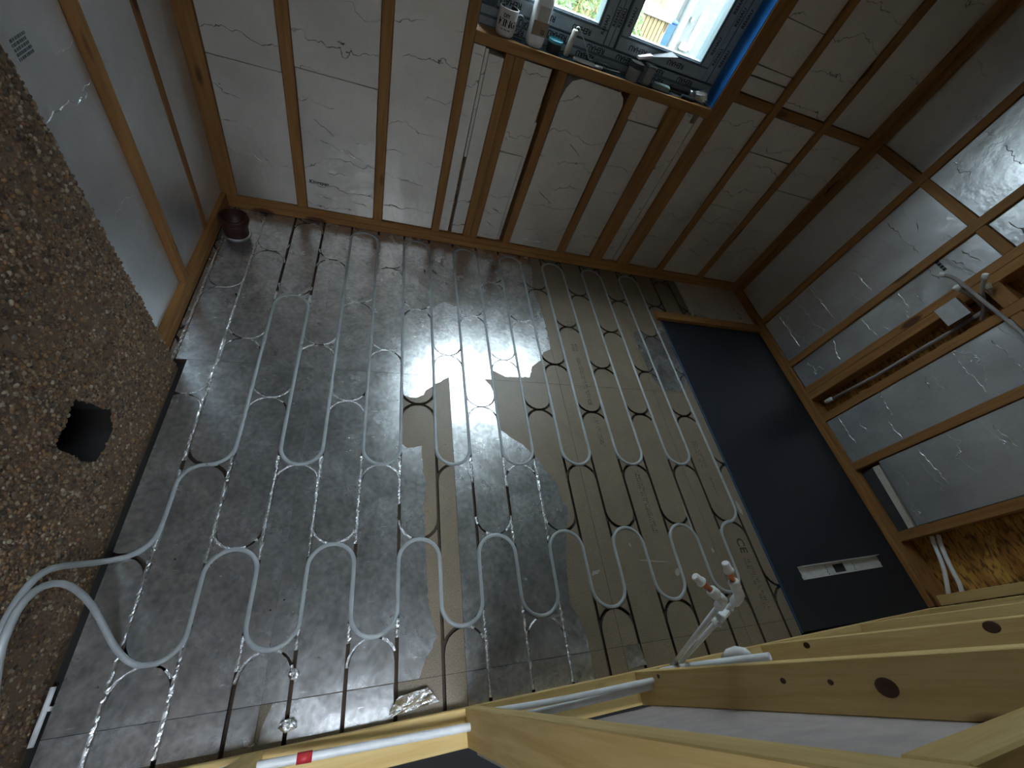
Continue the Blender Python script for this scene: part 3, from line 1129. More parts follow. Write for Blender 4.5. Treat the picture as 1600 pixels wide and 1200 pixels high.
# pebbles: squashed low-poly stones thrown on the wall
bm = bmesh.new()
bmesh.ops.create_icosphere(bm, subdivisions=1, radius=1.0)
bm.verts.index_update()
ico_v = [tuple(v.co) for v in bm.verts]
ico_f = [tuple(v.index for v in f.verts) for f in bm.faces]
bm.free()
prng = random.Random(11)
tones = [(0.32, 0.20, 0.105), (0.24, 0.135, 0.065), (0.40, 0.28, 0.17), (0.13, 0.07, 0.04), (0.29, 0.165, 0.085), (0.50, 0.41, 0.29), (0.16, 0.12, 0.09), (0.36, 0.19, 0.08), (0.09, 0.055, 0.035)]
pv, pf, pc = [], [], []


def pebble(y, z, s, out=0.0):
    i0 = len(pv)
    ax = (s * prng.uniform(0.5, 0.8), s * prng.uniform(0.8, 1.35), s * prng.uniform(0.7, 1.05))
    e = Matrix.Rotation(prng.uniform(0, 6.28), 3, 'X') @ Matrix.Rotation(prng.uniform(-.4, .4), 3, 'Y')
    c = Vector((XP + s * 0.05 + out, y, z))
    t = prng.choice(tones)
    k = prng.uniform(0.40, 0.85)
    for v in ico_v:
        pv.append(tuple(e @ Vector((v[0] * ax[0], v[1] * ax[1], v[2] * ax[2])) + c))
        pc.append((t[0] * k, t[1] * k, t[2] * k, 1.0))
    for f in ico_f:
        pf.append(tuple(i0 + i for i in f))


cnt = 0
while cnt < 22000:
    y = prng.uniform(-0.12, 1.172)
    z = prng.uniform(-0.01, 1.42)
    if z > 0.25 + (y + 0.12) * 1.05 + 0.35 and y < 0.6:
        continue
    if inside((y, z), hole):
        continue
    bare = noise.noise(Vector((y * 6, z * 6, 1.7)))
    low = max(0.0, 0.22 - z) * 2.6 + max(0, 0.55 - y) * 0.9
    if bare > 0.30 - low and prng.random() < 0.72:
        cnt += 0
        if prng.random() < 0.8:
            continue
    pebble(y, z, prng.choice((0.0032, 0.004, 0.0045, 0.0055, 0.0068)) * prng.uniform(0.85, 1.15))
    cnt += 1
me = bpy.data.meshes.new('pebbles')
me.from_pydata(pv, [], pf)
at = me.color_attributes.new('tone', 'FLOAT_COLOR', 'POINT')
at.data.foreach_set('color', [c for q in pc for c in q])
me.polygons.foreach_set('use_smooth', [True] * len(pf))
me.materials.append(PEB)
o = bpy.data.objects.new('pebbles', me)
COL.objects.link(o)
o.parent = WP
o['kind'] = 'stuff'

# ------------------------------------------------------------------ partition frame in front (camera looks through it)
RZ = math.radians(1.05)
WF = struct('wall_front', 'open timber partition frame with plasterboard behind its right bays', loc=(0.337, -0.091, 0.0), rz=RZ)


def ftim(name, x0, x1, y0, y1, z0, z1, mats=NEW):
    return tbox(name, WF, x0 - 0.337, x1 - 0.337, y0 + 0.08, y1 + 0.08, z0, z1, mats)


ftim('sole_plate', -0.74, 2.72, -0.175, -0.080, 0.0, 0.045)
ftim('top_plate', -0.74, 2.72, -0.175, -0.080, 2.355, 2.40)
for x in (-0.262, 0.328, 0.942, 1.540, 2.140):
    ftim('stud', x, x + (0.042 if 0.3 < x < 0.4 else 0.045), -0.175, -0.080, 0.0455, 2.3545)
ftim('stud', 2.66, 2.705, -0.175, -0.080, 0.0455, 2.3545)
ftim('nogging', 0.3705, 0.9415, -0.176, -0.079, 1.338, 1.384)
ftim('nogging', 0.9875, 1.5395, -0.175, -0.080, 1.36, 1.405)
ftim('nogging', 1.5855, 2.1395, -0.175, -0.080, 1.338, 1.384)
KNOT = plain('dark_knot', (0.060, 0.022, 0.008), 0.6)
for (x, y, z, rad) in [(0.942, -0.1399, 0.9236, 0.016), (0.942, -0.1262, 0.6893, 0.006), (0.942, -0.1301, 0.8112, 0.005), (0.942, -0.1052, 0.1887, 0.006), (1.54, -0.0824, 0.8253, 0.014), (1.54, -0.0925, 0.2607, 0.01)]:
    stud = next(o for o in WF.children if o.name.startswith('stud') and abs(o.location.x + 0.337 - x - 0.0225) < 0.01)
    yl = min(-0.016, max(-0.080, y + 0.091))
    lp = Vector((x - 0.337 - 0.0001, yl, z)) - stud.location
    mb = MB().lathe([(0.0, 0.0006), (0.75 * rad, 0.0006), (rad, 0.0002), (rad, -0.004)], (0, 0, 0), 16, M=Matrix.Rotation(math.radians(-90), 4, 'Y') @ Matrix.Scale(1.35, 4, (1, 0, 0)))
    k = mb.build('knot', KNOT, stud)
    k.location = lp
for a, b in ((0.342, 1.560), (1.562, 2.70)):
    mb = MB().box(a - 0.337, b - 0.337, -0.1085, -0.0955, 0.10, 2.39, 0.001)
    mb.build('plasterboard', PLASTER, WF, centre(mb))

# ------------------------------------------------------------------ hall floor behind and ceiling above
HALLW = plain('hall_plaster', (0.17, 0.145, 0.12), 0.9)
o = struct('floor_hall', 'dark floor of the neighbouring space behind the partition', 'floor')
mb = MB().box(-1.06, 2.95, -3.0, -0.180, -0.06, 0.0)
mb.build('floor_covering', HALL, o, centre(mb))
o = struct('ceiling', 'board ceiling over the room', 'ceiling')
for q in ((-1.10, 2.95, -0.60, 2.45), (-1.10, -0.45, -1.35, -0.601), (0.50, 2.95, -1.35, -0.601), (-1.10, 2.95, -3.0, -1.351)):
    mb = MB().box(*q, 2.451, 2.60)                      # unseen rooflight opening over the hall, added to light the foreground
    mb.build('ceiling_board', HALLW, o, centre(mb))
o = struct('wall_hall', 'plain plastered walls of the neighbouring space behind the partition')
for q in ((2.86, 2.95, -3.0, -0.605, -0.05, 2.45), (-1.06, -0.76, -3.0, -1.205, -0.05, 2.45), (-1.06, 2.95, -3.1, -3.0, -0.05, 2.45)):
    mb = MB().box(*q)
    mb.build('wall_face', HALLW, o, centre(mb))

# ================================================================== OBJECTS
# --- navy backer board with its blue edge, fitted on the floor
r = empty('backer_board', (2.28, 0.85, -0.022))
tag(r, 'large dark navy tile backer board lying along the right wall', 'board')
MI = Matrix.Translation((-2.28, -0.85, 0.022))
mb = MB().box(1.842, 2.722, -0.054, 1.795, -0.0225, 0.004, 0.001, M=MI)
mb.build('board_face', NAVY, r, centre(mb))
mb = MB().box(1.8345, 1.8415, -0.058, 1.795, -0.0225, 0.0045, 0.0008, M=MI)
mb.build('edge_film', BLUEE, r, centre(mb))

# --- batten at the far end of the board
mb = MB().box(1.800, 2.722, 1.797, 1.860, 0.001, 0.030, 0.002)
o = mb.build('batten', TIM[0], None, base(mb))
tag(o, 'short timber batten at the far end of the navy board', 'batten')

# --- offcut of insulation in the far right corner
mb = MB().prism([(2.142, 1.862), (2.140, 2.246), (2.725, 2.246), (2.722, 1.866), (2.60, 1.866), (2.52, 1.874), (2.40, 1.868), (2.36, 1.905), (2.345, 1.872), (2.25, 1.895), (2.18, 1.95)], -0.020, 0.008, 0, 1)
o = mb.build('insulation_offcut', [FOIL_BACK, INS], None, base(mb))
tag(o, 'torn foil-faced insulation offcut in the far right corner of the floor', 'insulation board')

# --- galvanised strip with a square hole on the navy board
r = empty('metal_strip', (2.275, 0.18, 0.0045), math.radians(1.6))
tag(r, 'pale metal strip with a dark opening in its middle lying on navy board', 'metal strip')
mb = MB()
lp = []
for i in range(20):
    lp.append((-0.288 + random.uniform(-.003, .003), -0.028 + i * 0.056 / 19))
rp = [(0.288 + random.uniform(-.003, .003), 0.028 - i * 0.056 / 19) for i in range(20)]
mb.prism([(-0.288, -0.028), (-0.06, -0.028), (-0.06, 0.028)] + lp[::-1][:-1], 0.0, 0.0035)
mb.prism([(0.02, -0.028), (0.288, -0.028)] + rp[::-1] + [(0.02, 0.028)], 0.0, 0.0035)
mb.box(-0.06, 0.02, -0.028, -0.020, 0.0, 0.0035)
mb.box(-0.06, 0.02, 0.018, 0.028, 0.0, 0.0035)
mb.box(-0.288, 0.288, 0.0275, 0.030, 0.0, 0.022)
mb.build('strip_body', GALV, r, (0, 0, 0))
mb = MB()
for i in range(5):
    mb.lathe([(0.0, 0.0042), (0.003, 0.0042), (0.003, 0.0036)], (-0.11 + random.uniform(-.004, .004), -0.02 + i * 0.009, 0), 8)
    mb.lathe([(0.0, 0.0042), (0.003, 0.0042), (0.003, 0.0036)], (0.085 + random.uniform(-.004, .004), -0.02 + i * 0.009, 0), 8)
mb.build('punched_holes', DARKP, r, (0, 0, 0))['kind'] = 'stuff'

# --- brown drain pipe stub in the far left corner
r = empty('drain_pipe', (-0.722, 2.035, 0.0))
tag(r, 'brown plastic drain pipe stub standing in the far left corner', 'drain pipe')
mb = MB().lathe([(0.056, 0.001), (0.056, 0.060), (0.064, 0.066), (0.066, 0.075), (0.066, 0.098), (0.064, 0.104), (0.057, 0.104), (0.055, 0.100), (0.055, 0.010), (0.0, 0.010)], n=32)
mb.build('socket', TERRA, r, (0, 0, 0))
mb = MB().lathe([(0.067, 0.080), (0.0695, 0.084), (0.0695, 0.090), (0.067, 0.094)], n=32)
mb.build('seal_ring', TERRA, r, (0, 0, 0))
mb = MB().lathe([(0.0561, 0.002), (0.066, 0.002), (0.064, 0.0075), (0.0561, 0.0075)], n=20)
mb.build('foil_collar', FOIL_CR, r, (0, 0, 0))

# --- crumpled foil scraps
def crumple(name, loc, sx, sy, sz, seed, label, flat=False):
    q = random.Random(seed)
    bm = bmesh.new()
    bmesh.ops.create_icosphere(bm, subdivisions=3, radius=1.0)
    for v in bm.verts:
        n = v.co.normalized()
        d = 1 + 0.35 * noise.noise(n * 2.3 + Vector((seed, 0, 0))) + 0.22 * noise.noise(n * 6 + Vector((0, seed, 0))) + q.uniform(-0.09, 0.09)
        v.co = Vector((n.x * sx * d, n.y * sy * d, max(0.0, n.z * d * 0.6 + 0.6) * sz))
    me = bpy.data.meshes.new(name)
    bm.to_mesh(me)
    bm.free()
    me.materials.append(FOIL_CR)
    ob = bpy.data.objects.new(name, me)
    COL.objects.link(ob)
    ob.location = loc
    return tag(ob, label, 'foil scrap')


crumple('foil_scrap', (-0.170, -0.058, 0.001), 0.022, 0.014, 0.018, 2, 'small crumpled foil ball lying close to the partition sole plate')
crumple('foil_scrap', (-0.172, 0.062, 0.001), 0.014, 0.014, 0.014, 5, 'tiny crumpled foil knot on the groove end below the pipe loop')
# torn flap leaning up near the plate
bm = bmesh.new()
bmesh.ops.create_grid(bm, x_segments=14, y_segments=8, size=1.0)
for v in bm.verts:
    x, y = v.co.x, v.co.y
    v.co = Vector((x * 0.062 * (1 - 0.25 * y), y * 0.022, 0.003 + 0.020 * max(0, y * 0.5 + 0.5) + 0.010 * noise.noise(Vector((x * 2.4, y * 2.4, 4))) + 0.012 * (1 if x < -0.4 else 0) * max(0, y)))
bmesh.ops.solidify(bm, geom=list(bm.faces), thickness=0.0006)
me = bpy.data.meshes.new('foil_flap')
bm.to_mesh(me)
bm.free()
me.materials.append(FOIL_CR)
o = bpy.data.objects.new('foil_flap', me)
COL.objects.link(o)
o.location = (0.175, -0.052, 0.004)
o.rotation_euler = (0, 0, 0.12)
tag(o, 'torn shiny foil flap curling up beside the bare patch and sole plate', 'foil scrap')
mb = MB().prism(jag([(0.955, -0.002), (1.020, 0.002), (1.028, -0.068), (0.950, -0.072)], 0.002), 0.0004, 0.0016)
o = mb.build('foil_patch', FOIL_FLOOR, None, base(mb))
tag(o, 'square foil patch on bare chipboard near the partition', 'foil scrap')

# --- print on the chipboard
def zrot(a):
    return Matrix.Rotation(math.radians(a), 4, 'Z')


text_mesh('panel_print', 'CE', 0.058, GREYPRINT, FLOOR, Matrix.Translation((1.708, 0.320, 0.0006)) @ zrot(-90), 0.0001)
text_mesh('panel_print', 'CE', 0.03, GREYPRINT, FLOOR, Matrix.Translation((1.100, 1.095, 0.0006)) @ zrot(-90), 0.0001)


def scribble(x, y, length, h, rows, rng_seed, mat=GREYPRINT):
    """faded, no longer legible stamped rows running towards the viewer"""
    q = random.Random(rng_seed)
    mb = MB()
    for rw in range(rows):
        p = 0.0
        while p < length:
            w = q.uniform(0.003, 0.009)
            if q.random() < 0.84:
                xx = x + rw * h * 1.35
                yy = y - p
                for s in range(q.choice((2, 3))):
                    if q.random() < 0.5:
                        mb.box(xx, xx + h * q.uniform(0.6, 1), yy - 0.0018 - s * w / 3, yy - s * w / 3, 0.0002, 0.0005)
                    else:
                        u = q.choice((0, 0.4, 0.85)) * h
                        mb.box(xx + u, xx + u + 0.002, yy - w * 0.8, yy, 0.0002, 0.0005)
            p += w + 0.003
    mb.build('panel_print', mat, FLOOR, centre(mb))


for i, (x, y, l, w, a) in enumerate(((0.905, 0.262, 0.055, 0.018, 0.3), (1.30, 0.235, 0.045, 0.025, 0.9), (1.20, 0.285, 0.20, 0.006, -0.12), (1.796, 0.50, 0.028, 0.085, 0.0), (1.10, 0.36, 0.012, 0.02, 0.4), (1.53, 0.31, 0.02, 0.03, 0.2), (1.46, 0.44, 0.010, 0.20, 0.03))):
    qq = random.Random(40 + i)
    pts = []
    for k in range(14):
        an = 2 * math.pi * k / 14
        rr = qq.uniform(0.6, 1.0)
        px, py = l * 0.5 * rr * math.cos(an), w * 0.5 * rr * math.sin(an)
        pts.append((x + px * math.cos(a) - py * math.sin(a), y + px * math.sin(a) + py * math.cos(a)))
    mb = MB().prism(pts, 0.0002, 0.0007)
    mb.build('plaster_mark', plain('dried_plaster', (0.36, 0.34, 0.30), 0.9) if i == 0 else bpy.data.materials['dried_plaster'], FLOOR, centre(mb))
scribble(1.688, 0.270, 0.055, 0.014, 2, 1)
scribble(1.690, 0.205, 0.155, 0.016, 2, 2)
scribble(1.668, 0.88, 0.16, 0.010, 3, 3)
scribble(1.69, 0.66, 0.10, 0.010, 1, 4)
scribble(1.24, 0.70, 0.30, 0.012, 2, 5)
scribble(1.085, 1.50, 0.05, 0.016, 2, 6)
scribble(1.092, 1.68, 0.07, 0.012, 3, 7)
scribble(1.092, 1.40, 0.28, 0.010, 2, 8)
scribble(1.095, 1.00, 0.16, 0.010, 2, 9)

# --- white plastic strip down the gap by the pebble-dash wall
mb = MB().tube([(-0.742, 0.110, 0.004), (-0.742, 0.066, 0.003), (-0.742, -0.012, 0.002)], 0.0065, 8)
mb.box(-0.738, -0.730, 0.058, 0.068, -0.004, 0.006)
o = mb.build('plastic_conduit', PIPEW, None, base(mb))
tag(o, 'short white plastic conduit lying in the gap by the pebble-dashed wall', 'conduit')

# --- pipes through the partition studs
def shift(x, y):
    """partition-frame coordinates to world"""
    c, s = math.cos(RZ), math.sin(RZ)
    dx, dy = x - 0.337, y + 0.08
    return 0.337 + c * dx - s * dy, -0.08 + s * dx + c * dy


r = empty('partition_pipe', (0.2, -0.13, 0.1))
tag(r, 'white pipe with a red tape band running through the partition studs', 'pipe')
pp = [(-0.50, -0.118, 0.145), (-0.26, -0.123, 0.12), (0.05, -0.130, 0.098), (0.337, -0.135, 0.094), (0.60, -0.132, 0.115), (0.942, -0.122, 0.135)]
pp2 = [(x - 0.2, y + 0.13, z - 0.1) for x, y, z in smooth_path(pp, 2)]
MB().tube(pp2, 0.0105, 12).build('tube', PIPEW, r)
a, b = Vector((-0.128, -0.1260, 0.1100)), Vector((-0.092, -0.1268, 0.1072))
MB().tube([a - Vector((0.2, -0.13, 0.1)), b - Vector((0.2, -0.13, 0.1))], 0.0124, 12).build('red_band', RED, r)
mb = MB().tube(smooth_path([(0.36, -0.105, 0.128), (0.60, -0.111, 0.140), (0.942, -0.106, 0.152)], 2), 0.0085, 10)
o = mb.build('partition_pipe', PIPEW, None, base(mb))
tag(o, 'second white pipe lying just above the taped one between two partition studs', 'pipe')
# stub beyond the third stud
r = empty('pipe_stub', (1.10, -0.10, 0.13))
tag(r, 'white pipe stub with an elbow behind the third partition stud', 'pipe')
T = Vector((1.10, -0.10, 0.13))
MB().tube([Vector(p) - T for p in smooth_path([(0.995, -0.088, 0.13), (1.05, -0.083, 0.235), (1.12, -0.083, 0.33), (1.175, -0.083, 0.445)], 2)], 0.0105, 12).build('tube', PIPEW, r)
MB().tube([Vector(p) - T for p in [(1.150, -0.079, 0.28), (1.156, -0.066, 0.30), (1.166, -0.062, 0.325), (1.174, -0.068, 0.35), (1.178, -0.080, 0.36)]], [0.013, 0.0145, 0.015, 0.0145, 0.013], 12).build('elbow', FITW, r)

# --- push-fit tails: two pipes rising from the wall into the room with copper ends
def pushfit(name, loc, basep, joint, el_in, cap, label):
    r = empty(name, loc)
    tag(r, label, 'pipe', 'push-fit water tails')
    L = Vector(loc)
    B, J, E, C = (Vector(p) - L for p in (basep, joint, el_in, cap))
    MB().tube([B + (J - B) * t for t in (0, 0.5, 1)], 0.0078, 12).build('riser', PIPEW, r)
    d = (C - J).normalized()
    u = (J - B).normalized()
    # elbow: collar on riser, rounded corner, collar towards the copper
    MB().tube([J - u * 0.030, J - u * 0.027, J - u * 0.006, J + u * 0.004], [0.0115, 0.0135, 0.0135, 0.0125], 16).build('collar', FITW, r)
    c0 = J + u * 0.008
    MB().tube([J - u * 0.004, c0 + d * 0.002, c0 + d * 0.012, c0 + d * 0.024], [0.0125, 0.0130, 0.0128, 0.0120], 16).build('elbow', FITW, r)
    k = c0 + d * 0.022
    MB().tube([k, k + d * 0.004, k + d * 0.022, k + d * 0.026], [0.0120, 0.0145, 0.0145, 0.0120], 16).build('collar', FITW, r)
    ln = (C - k).length
    ct = MB().tube([k + d * 0.020, k + d * (ln - 0.012)], 0.0075, 12)
    ct = ct.build('copper_tail', COPPER, r)
    e = k + d * (ln - 0.020)
    MB().tube([e, e + d * 0.002, e + d * 0.007, e + d * 0.008, e + d * 0.026, e + d * 0.029], [0.0100, 0.0135, 0.0135, 0.0115, 0.0105, 0.0085], 16).build('end_cap', FITW, ct)
    return r


pushfit('water_tail', (1.03, -0.09, 0.12), (1.038, -0.082, 0.135), (0.912, 0.062, 0.625), (0.878, 0.092, 0.632), (0.832, 0.121, 0.648), 'left white push-fit pipe with a copper tail pointing across the floor')
pushfit('water_tail', (1.06, -0.09, 0.12), (1.062, -0.082, 0.135), (0.952, 0.066, 0.645), (0.938, 0.089, 0.655), (0.904, 0.140, 0.690), 'right white push-fit pipe with a copper tail pointing at the navy board')
mb = MB()
mb.box(-0.030, 0.030, -0.006, 0.006, -0.013, 0.013, 0.003)
mb.tube([(-0.032, 0, 0.0), (-0.042, 0.003, 0.012), (-0.046, 0.006, 0.024)], 0.004, 8)
mb.tube([(0.030, 0, -0.010), (0.042, 0.0, 0.0), (0.040, 0.0, 0.014)], 0.005, 8)
o = mb.build('pipe_clip', FITW, None, (0, 0, 0))
o.location = (0.932, 0.030, 0.578)
o.rotation_euler = (0.35, 0.10, 0.42)
tag(o, 'white clip holding the two push-fit pipes together', 'clip')

# --- right wall: foil packing block, pipe in the open bay, cables, capped pipes
mb = MB().box(XR - 0.036, XR - 0.0025, 1.094, 1.197, 0.852, 0.950, 0.0015, mi=1)
mb.box(XR - 0.0372, XR - 0.0362, 1.094, 1.197, 0.852, 0.950)
o = mb.build('foil_block', [plain('block_foil', (0.80, 0.84, 0.87), 0.3, 0.7), plain('brown_foam', (0.16, 0.075, 0.03), 0.8)], None, base(mb))
tag(o, 'small square foil-faced block fixed across the open bay of the right wall', 'insulation block')
r = empty('bay_pipe', (2.77, 1.09, 0.10))
tag(r, 'dull pipe standing in the open bay between the right wall studs', 'pipe')
T = Vector((2.77, 1.09, 0.10))
MB().tube([Vector(p) - T for p in [(2.775, 1.118, 0.145), (2.785, 1.105, 0.40), (2.785, 1.100, 0.82), (2.785, 1.105, 1.0)]], 0.010, 12).build('tube', PIPEG, r)
MB().tube([Vector(p) - T for p in [(2.774, 1.120, 0.105), (2.774, 1.120, 0.115), (2.774, 1.119, 0.150), (2.775, 1.118, 0.156)]], [0.010, 0.0145, 0.0145, 0.011], 12).build('end_cap', FITW, r)


def capped(pts, label, rad=0.0085):
    L = Vector(pts[0])
    r = empty('capped_pipe', L)
    tag(r, label, 'pipe', 'capped pipes on the right wall')
    q = [Vector(p) - L for p in smooth_path(pts, 2)]
    MB().tube(q, rad, 10).build('tube', PIPEG, r)
    d = (q[-1] - q[-2]).normalized()
    e = q[-1]
    MB().tube([e - d * 0.012, e - d * 0.010, e + d * 0.010, e + d * 0.013], [rad, 0.0125, 0.0125, 0.010], 12).build('end_cap', FITW, r)


capped([(2.705, 0.62, 1.015), (2.705, 0.85, 1.020), (2.705, 1.05, 1.012), (2.702, 1.17, 1.005), (2.68, 1.28, 1.005), (2.66, 1.315, 0.985)], 'long grey capped pipe bending along the right wall above the foil block')
capped([(2.80, 1.08, 0.93), (2.76, 1.12, 0.99), (2.70, 1.155, 1.03), (2.665, 1.190, 1.085)], 'grey capped pipe sticking upward out of the right wall bay')
capped([(2.80, 1.12, 0.97), (2.75, 1.165, 0.985), (2.70, 1.20, 0.985), (2.675, 1.222, 0.985)], 'short grey capped pipe just below the long bending one')
capped([(2.82, 1.12, 1.025), (2.76, 1.13, 1.035), (2.71, 1.145, 1.050), (2.70, 1.160, 1.060)], 'short capped pipe beside the upward one, nearer the nogging')
tbox('packer', WR, XR + 0.004, XR + 0.095, 1.0465, 1.1655, 1.03, 1.09, TIM)
tbox('nogging', WR, XR - 0.001, XR + 0.03, 0.70, 1.00, 0.985, 1.03, TIM) if False else None
for i, (dy, lab) in enumerate(((0.0, 'white pipe bending down the bare board bay of the right wall, nearer the window'), (0.022, 'white pipe bending down the bare board bay of the right wall, nearer the partition'))):
    pts = [(2.79, 0.255, 0.175 + dy * 1.4), (2.785, 0.22 - dy * 0.2, 0.165 + dy * 1.2), (2.775, 0.12 - dy, 0.150 + dy), (2.765, 0.04 - dy * 0.6, 0.120 + dy * 2.4), (2.76, -0.04, 0.085 + dy * 2.6), (2.76, -0.16, 0.05 + dy * 2.6)]
    mb = MB().tube(smooth_path(pts, 3), 0.0095, 10)
    o = mb.build('flexible_pipe', PIPEW, None, base(mb))
    tag(o, lab, 'pipe', 'white pipes in the bare board bay')

# --- things on the window board (top of board z = 1.09)
ZS = 1.0905
r = empty('mug', (0.452, 2.297, ZS))
tag(r, 'white mug with black KING lettering at the left end of window board', 'mug')
mug_body = MB().lathe([(0.0, 0.0), (0.030, 0.0), (0.036, 0.004), (0.0405, 0.014), (0.0420, 0.030), (0.0420, 0.097), (0.0410, 0.0995), (0.0390, 0.0985), (0.0385, 0.090), (0.0380, 0.015), (0.0, 0.010)], n=36)
mug_body = mug_body.build('body', plain('mug_ceramic', (0.62, 0.60, 0.57), 0.3), r)
MB().lathe([(0.0, 0.012), (0.0376, 0.016), (0.0381, 0.0965), (0.0388, 0.0982)], n=36).build('dark_inside', DARKP, r)
hp = [(0.040, -0.004, 0.080), (0.060, -0.006, 0.086), (0.071, -0.007, 0.068), (0.068, -0.007, 0.044), (0.054, -0.006, 0.024), (0.040, -0.004, 0.020)]
MB().tube(smooth_path(hp, 2), 0.0055, 10).build('handle', plain('mug_handle_glaze', (0.10, 0.13, 0.15), 0.3), r)


def wrap(body, size, z, rad, ang, parent, mat):
    o = text_mesh('print', body, size, mat, parent, Matrix.Identity(4), 0.0, 0.035)
    for v in o.data.vertices:
        a = ang + v.co.x / rad
        v.co = Vector((rad * math.sin(a), -rad * math.cos(a), z + v.co.y))
    return o


wrap('KING', 0.034, 0.050, 0.0423, -0.12, mug_body, BLACK)
wrap('DIY', 0.018, 0.075, 0.0423, -0.30, mug_body, BLACK)
mb = MB()
for i in range(14):
    a = -0.62 + i * 0.075
    if i % 5 != 3:
        mb.box(-0.0012, 0.0012, -0.0426, -0.0422, 0.027, 0.0305, M=Matrix.Rotation(a, 4, 'Z'))
        mb.box(-0.0016, 0.0010, -0.0426, -0.0422, 0.029, 0.0300, M=Matrix.Rotation(a, 4, 'Z'))
mb.build('print', BLACK, mug_body)

r = empty('plastic_bottle', (0.592, 2.302, ZS))
tag(r, 'tall translucent white plastic bottle with a label, beside the mug', 'bottle')
PB = plain('milky_plastic', (0.80, 0.82, 0.82), 0.3)
bm = bmesh.new()
lev = [(0.0, 0.030), (0.006, 0.036), (0.02, 0.0375), (0.16, 0.0375), (0.178, 0.034), (0.192, 0.022), (0.200, 0.016), (0.222, 0.016)]
MBt = MB()
ring = 24
vs, fs = [], []
for (z, w) in lev:
    for k in range(ring):
        a = 2 * math.pi * k / ring
        ex = 0.45 if z < 0.185 else 1.0
        c, s = math.cos(a), math.sin(a)
        vs.append((math.copysign(abs(c) ** ex, c) * w, math.copysign(abs(s) ** ex, s) * w * 0.9, z))
for i in range(len(lev) - 1):
    for k in range(ring):
        fs.append((i * ring + k, i * ring + (k + 1) % ring, (i + 1) * ring + (k + 1) % ring, (i + 1) * ring + k))
fs.append(tuple(range(ring))[::-1])
MBt.add(vs, fs, 0, True)
MBt.build('body', PB, r, rot=(0, 0, 0.12))
MB().lathe([(0.0, 0.240), (0.016, 0.240), (0.019, 0.236), (0.019, 0.205), (0.017, 0.204)], n=20).build('cap', PIPEW, r)
mb = MB().box(-0.026, 0.026, -0.0346, -0.0340, 0.045, 0.145)
bl = mb.build('label', plain('bottle_label', (0.52, 0.50, 0.46), 0.6), r, rot=(0, 0, 0.12))
mb = MB().box(-0.0365, 0.0365, -0.0350, -0.0335, 0.045, 0.095)
mb.build('contents', plain('brown_contents', (0.34, 0.25, 0.16), 0.5), r, rot=(0, 0, 0.12))
mb = MB()
for i in range(3):
    for j in range(4):
        mb.box(0.004 + j * 0.005, 0.0075 + j * 0.005, -0.0354, -0.0351, 0.052 + i * 0.006, 0.056 + i * 0.006)
mb.build('label_print', GREYPRINT, bl)

r = empty('round_tin', (0.690, 2.305, ZS))
tag(r, 'small dark round tin with a shiny turquoise lid on window board', 'tin')
MB().lathe([(0.0, 0.0), (0.031, 0.0), (0.033, 0.002), (0.033, 0.040), (0.032, 0.042)], n=28).build('body', DARKP, r)
MB().lathe([(0.0345, 0.036), (0.0345, 0.046), (0.033, 0.048), (0.031, 0.0475), (0.030, 0.0455), (0.0, 0.0455)], n=28).build('lid', plain('turquoise_lid', (0.10, 0.42, 0.52), 0.25), r)

r = empty('mini_roller', (0.765, 2.300, ZS))
tag(r, 'mini paint roller standing upright with a bent wire arm', 'paint roller')
MB().tube([(-0.012, 0, 0.002), (-0.012, 0, 0.006), (-0.002, 0, 0.100), (-0.002, 0, 0.104)], [0.010, 0.0135, 0.0135, 0.010], 14).build('sleeve', plain('roller_nap', (0.55, 0.52, 0.46), 0.95), r)
MB().tube(smooth_path([(-0.002, 0, 0.100), (-0.001, 0, 0.116), (0.016, 0, 0.112), (0.075, 0, 0.055), (0.105, 0, 0.018), (0.115, 0, 0.014)], 1), 0.0025, 8).build('wire_arm', STEEL, r)
MB().tube([(0.108, 0, 0.016), (0.112, 0, 0.0155), (0.205, 0.004, 0.013), (0.212, 0.004, 0.013)], [0.006, 0.009, 0.011, 0.008], 12).build('handle', DARKP, r)


def small(name, parts, loc, label, cat, rz=0.0):
    r = empty(name, loc, rz)
    tag(r, label, cat)
    for nm, mb, mt in parts:
        mb.build(nm, mt, r)
    return r


small('utility_knife', [('body', MB().box(-0.060, 0.050, -0.011, 0.011, 0.001, 0.016, 0.004), STEEL), ('blade_guard', MB().box(0.050, 0.072, -0.007, 0.007, 0.004, 0.012, 0.002), GALV)], (0.848, 2.278, ZS), 'grey metal utility knife lying behind the board edge', 'knife', -0.1)
small('pliers', [('jaw', MB().box(-0.020, 0.020, -0.010, 0.010, 0.001, 0.012, 0.003), STEEL),
                 ('handle', MB().tube(smooth_path([(0.018, -0.005, 0.008), (0.055, -0.016, 0.010), (0.110, -0.012, 0.010)], 2), 0.006, 8), DARKP),
                 ('handle', MB().tube(smooth_path([(0.018, 0.005, 0.008), (0.055, 0.016, 0.012), (0.110, 0.014, 0.012)], 2), 0.006, 8), DARKP)], (0.925, 2.285, ZS), 'dark-handled pliers lying in the middle of window board', 'pliers', 0.1)
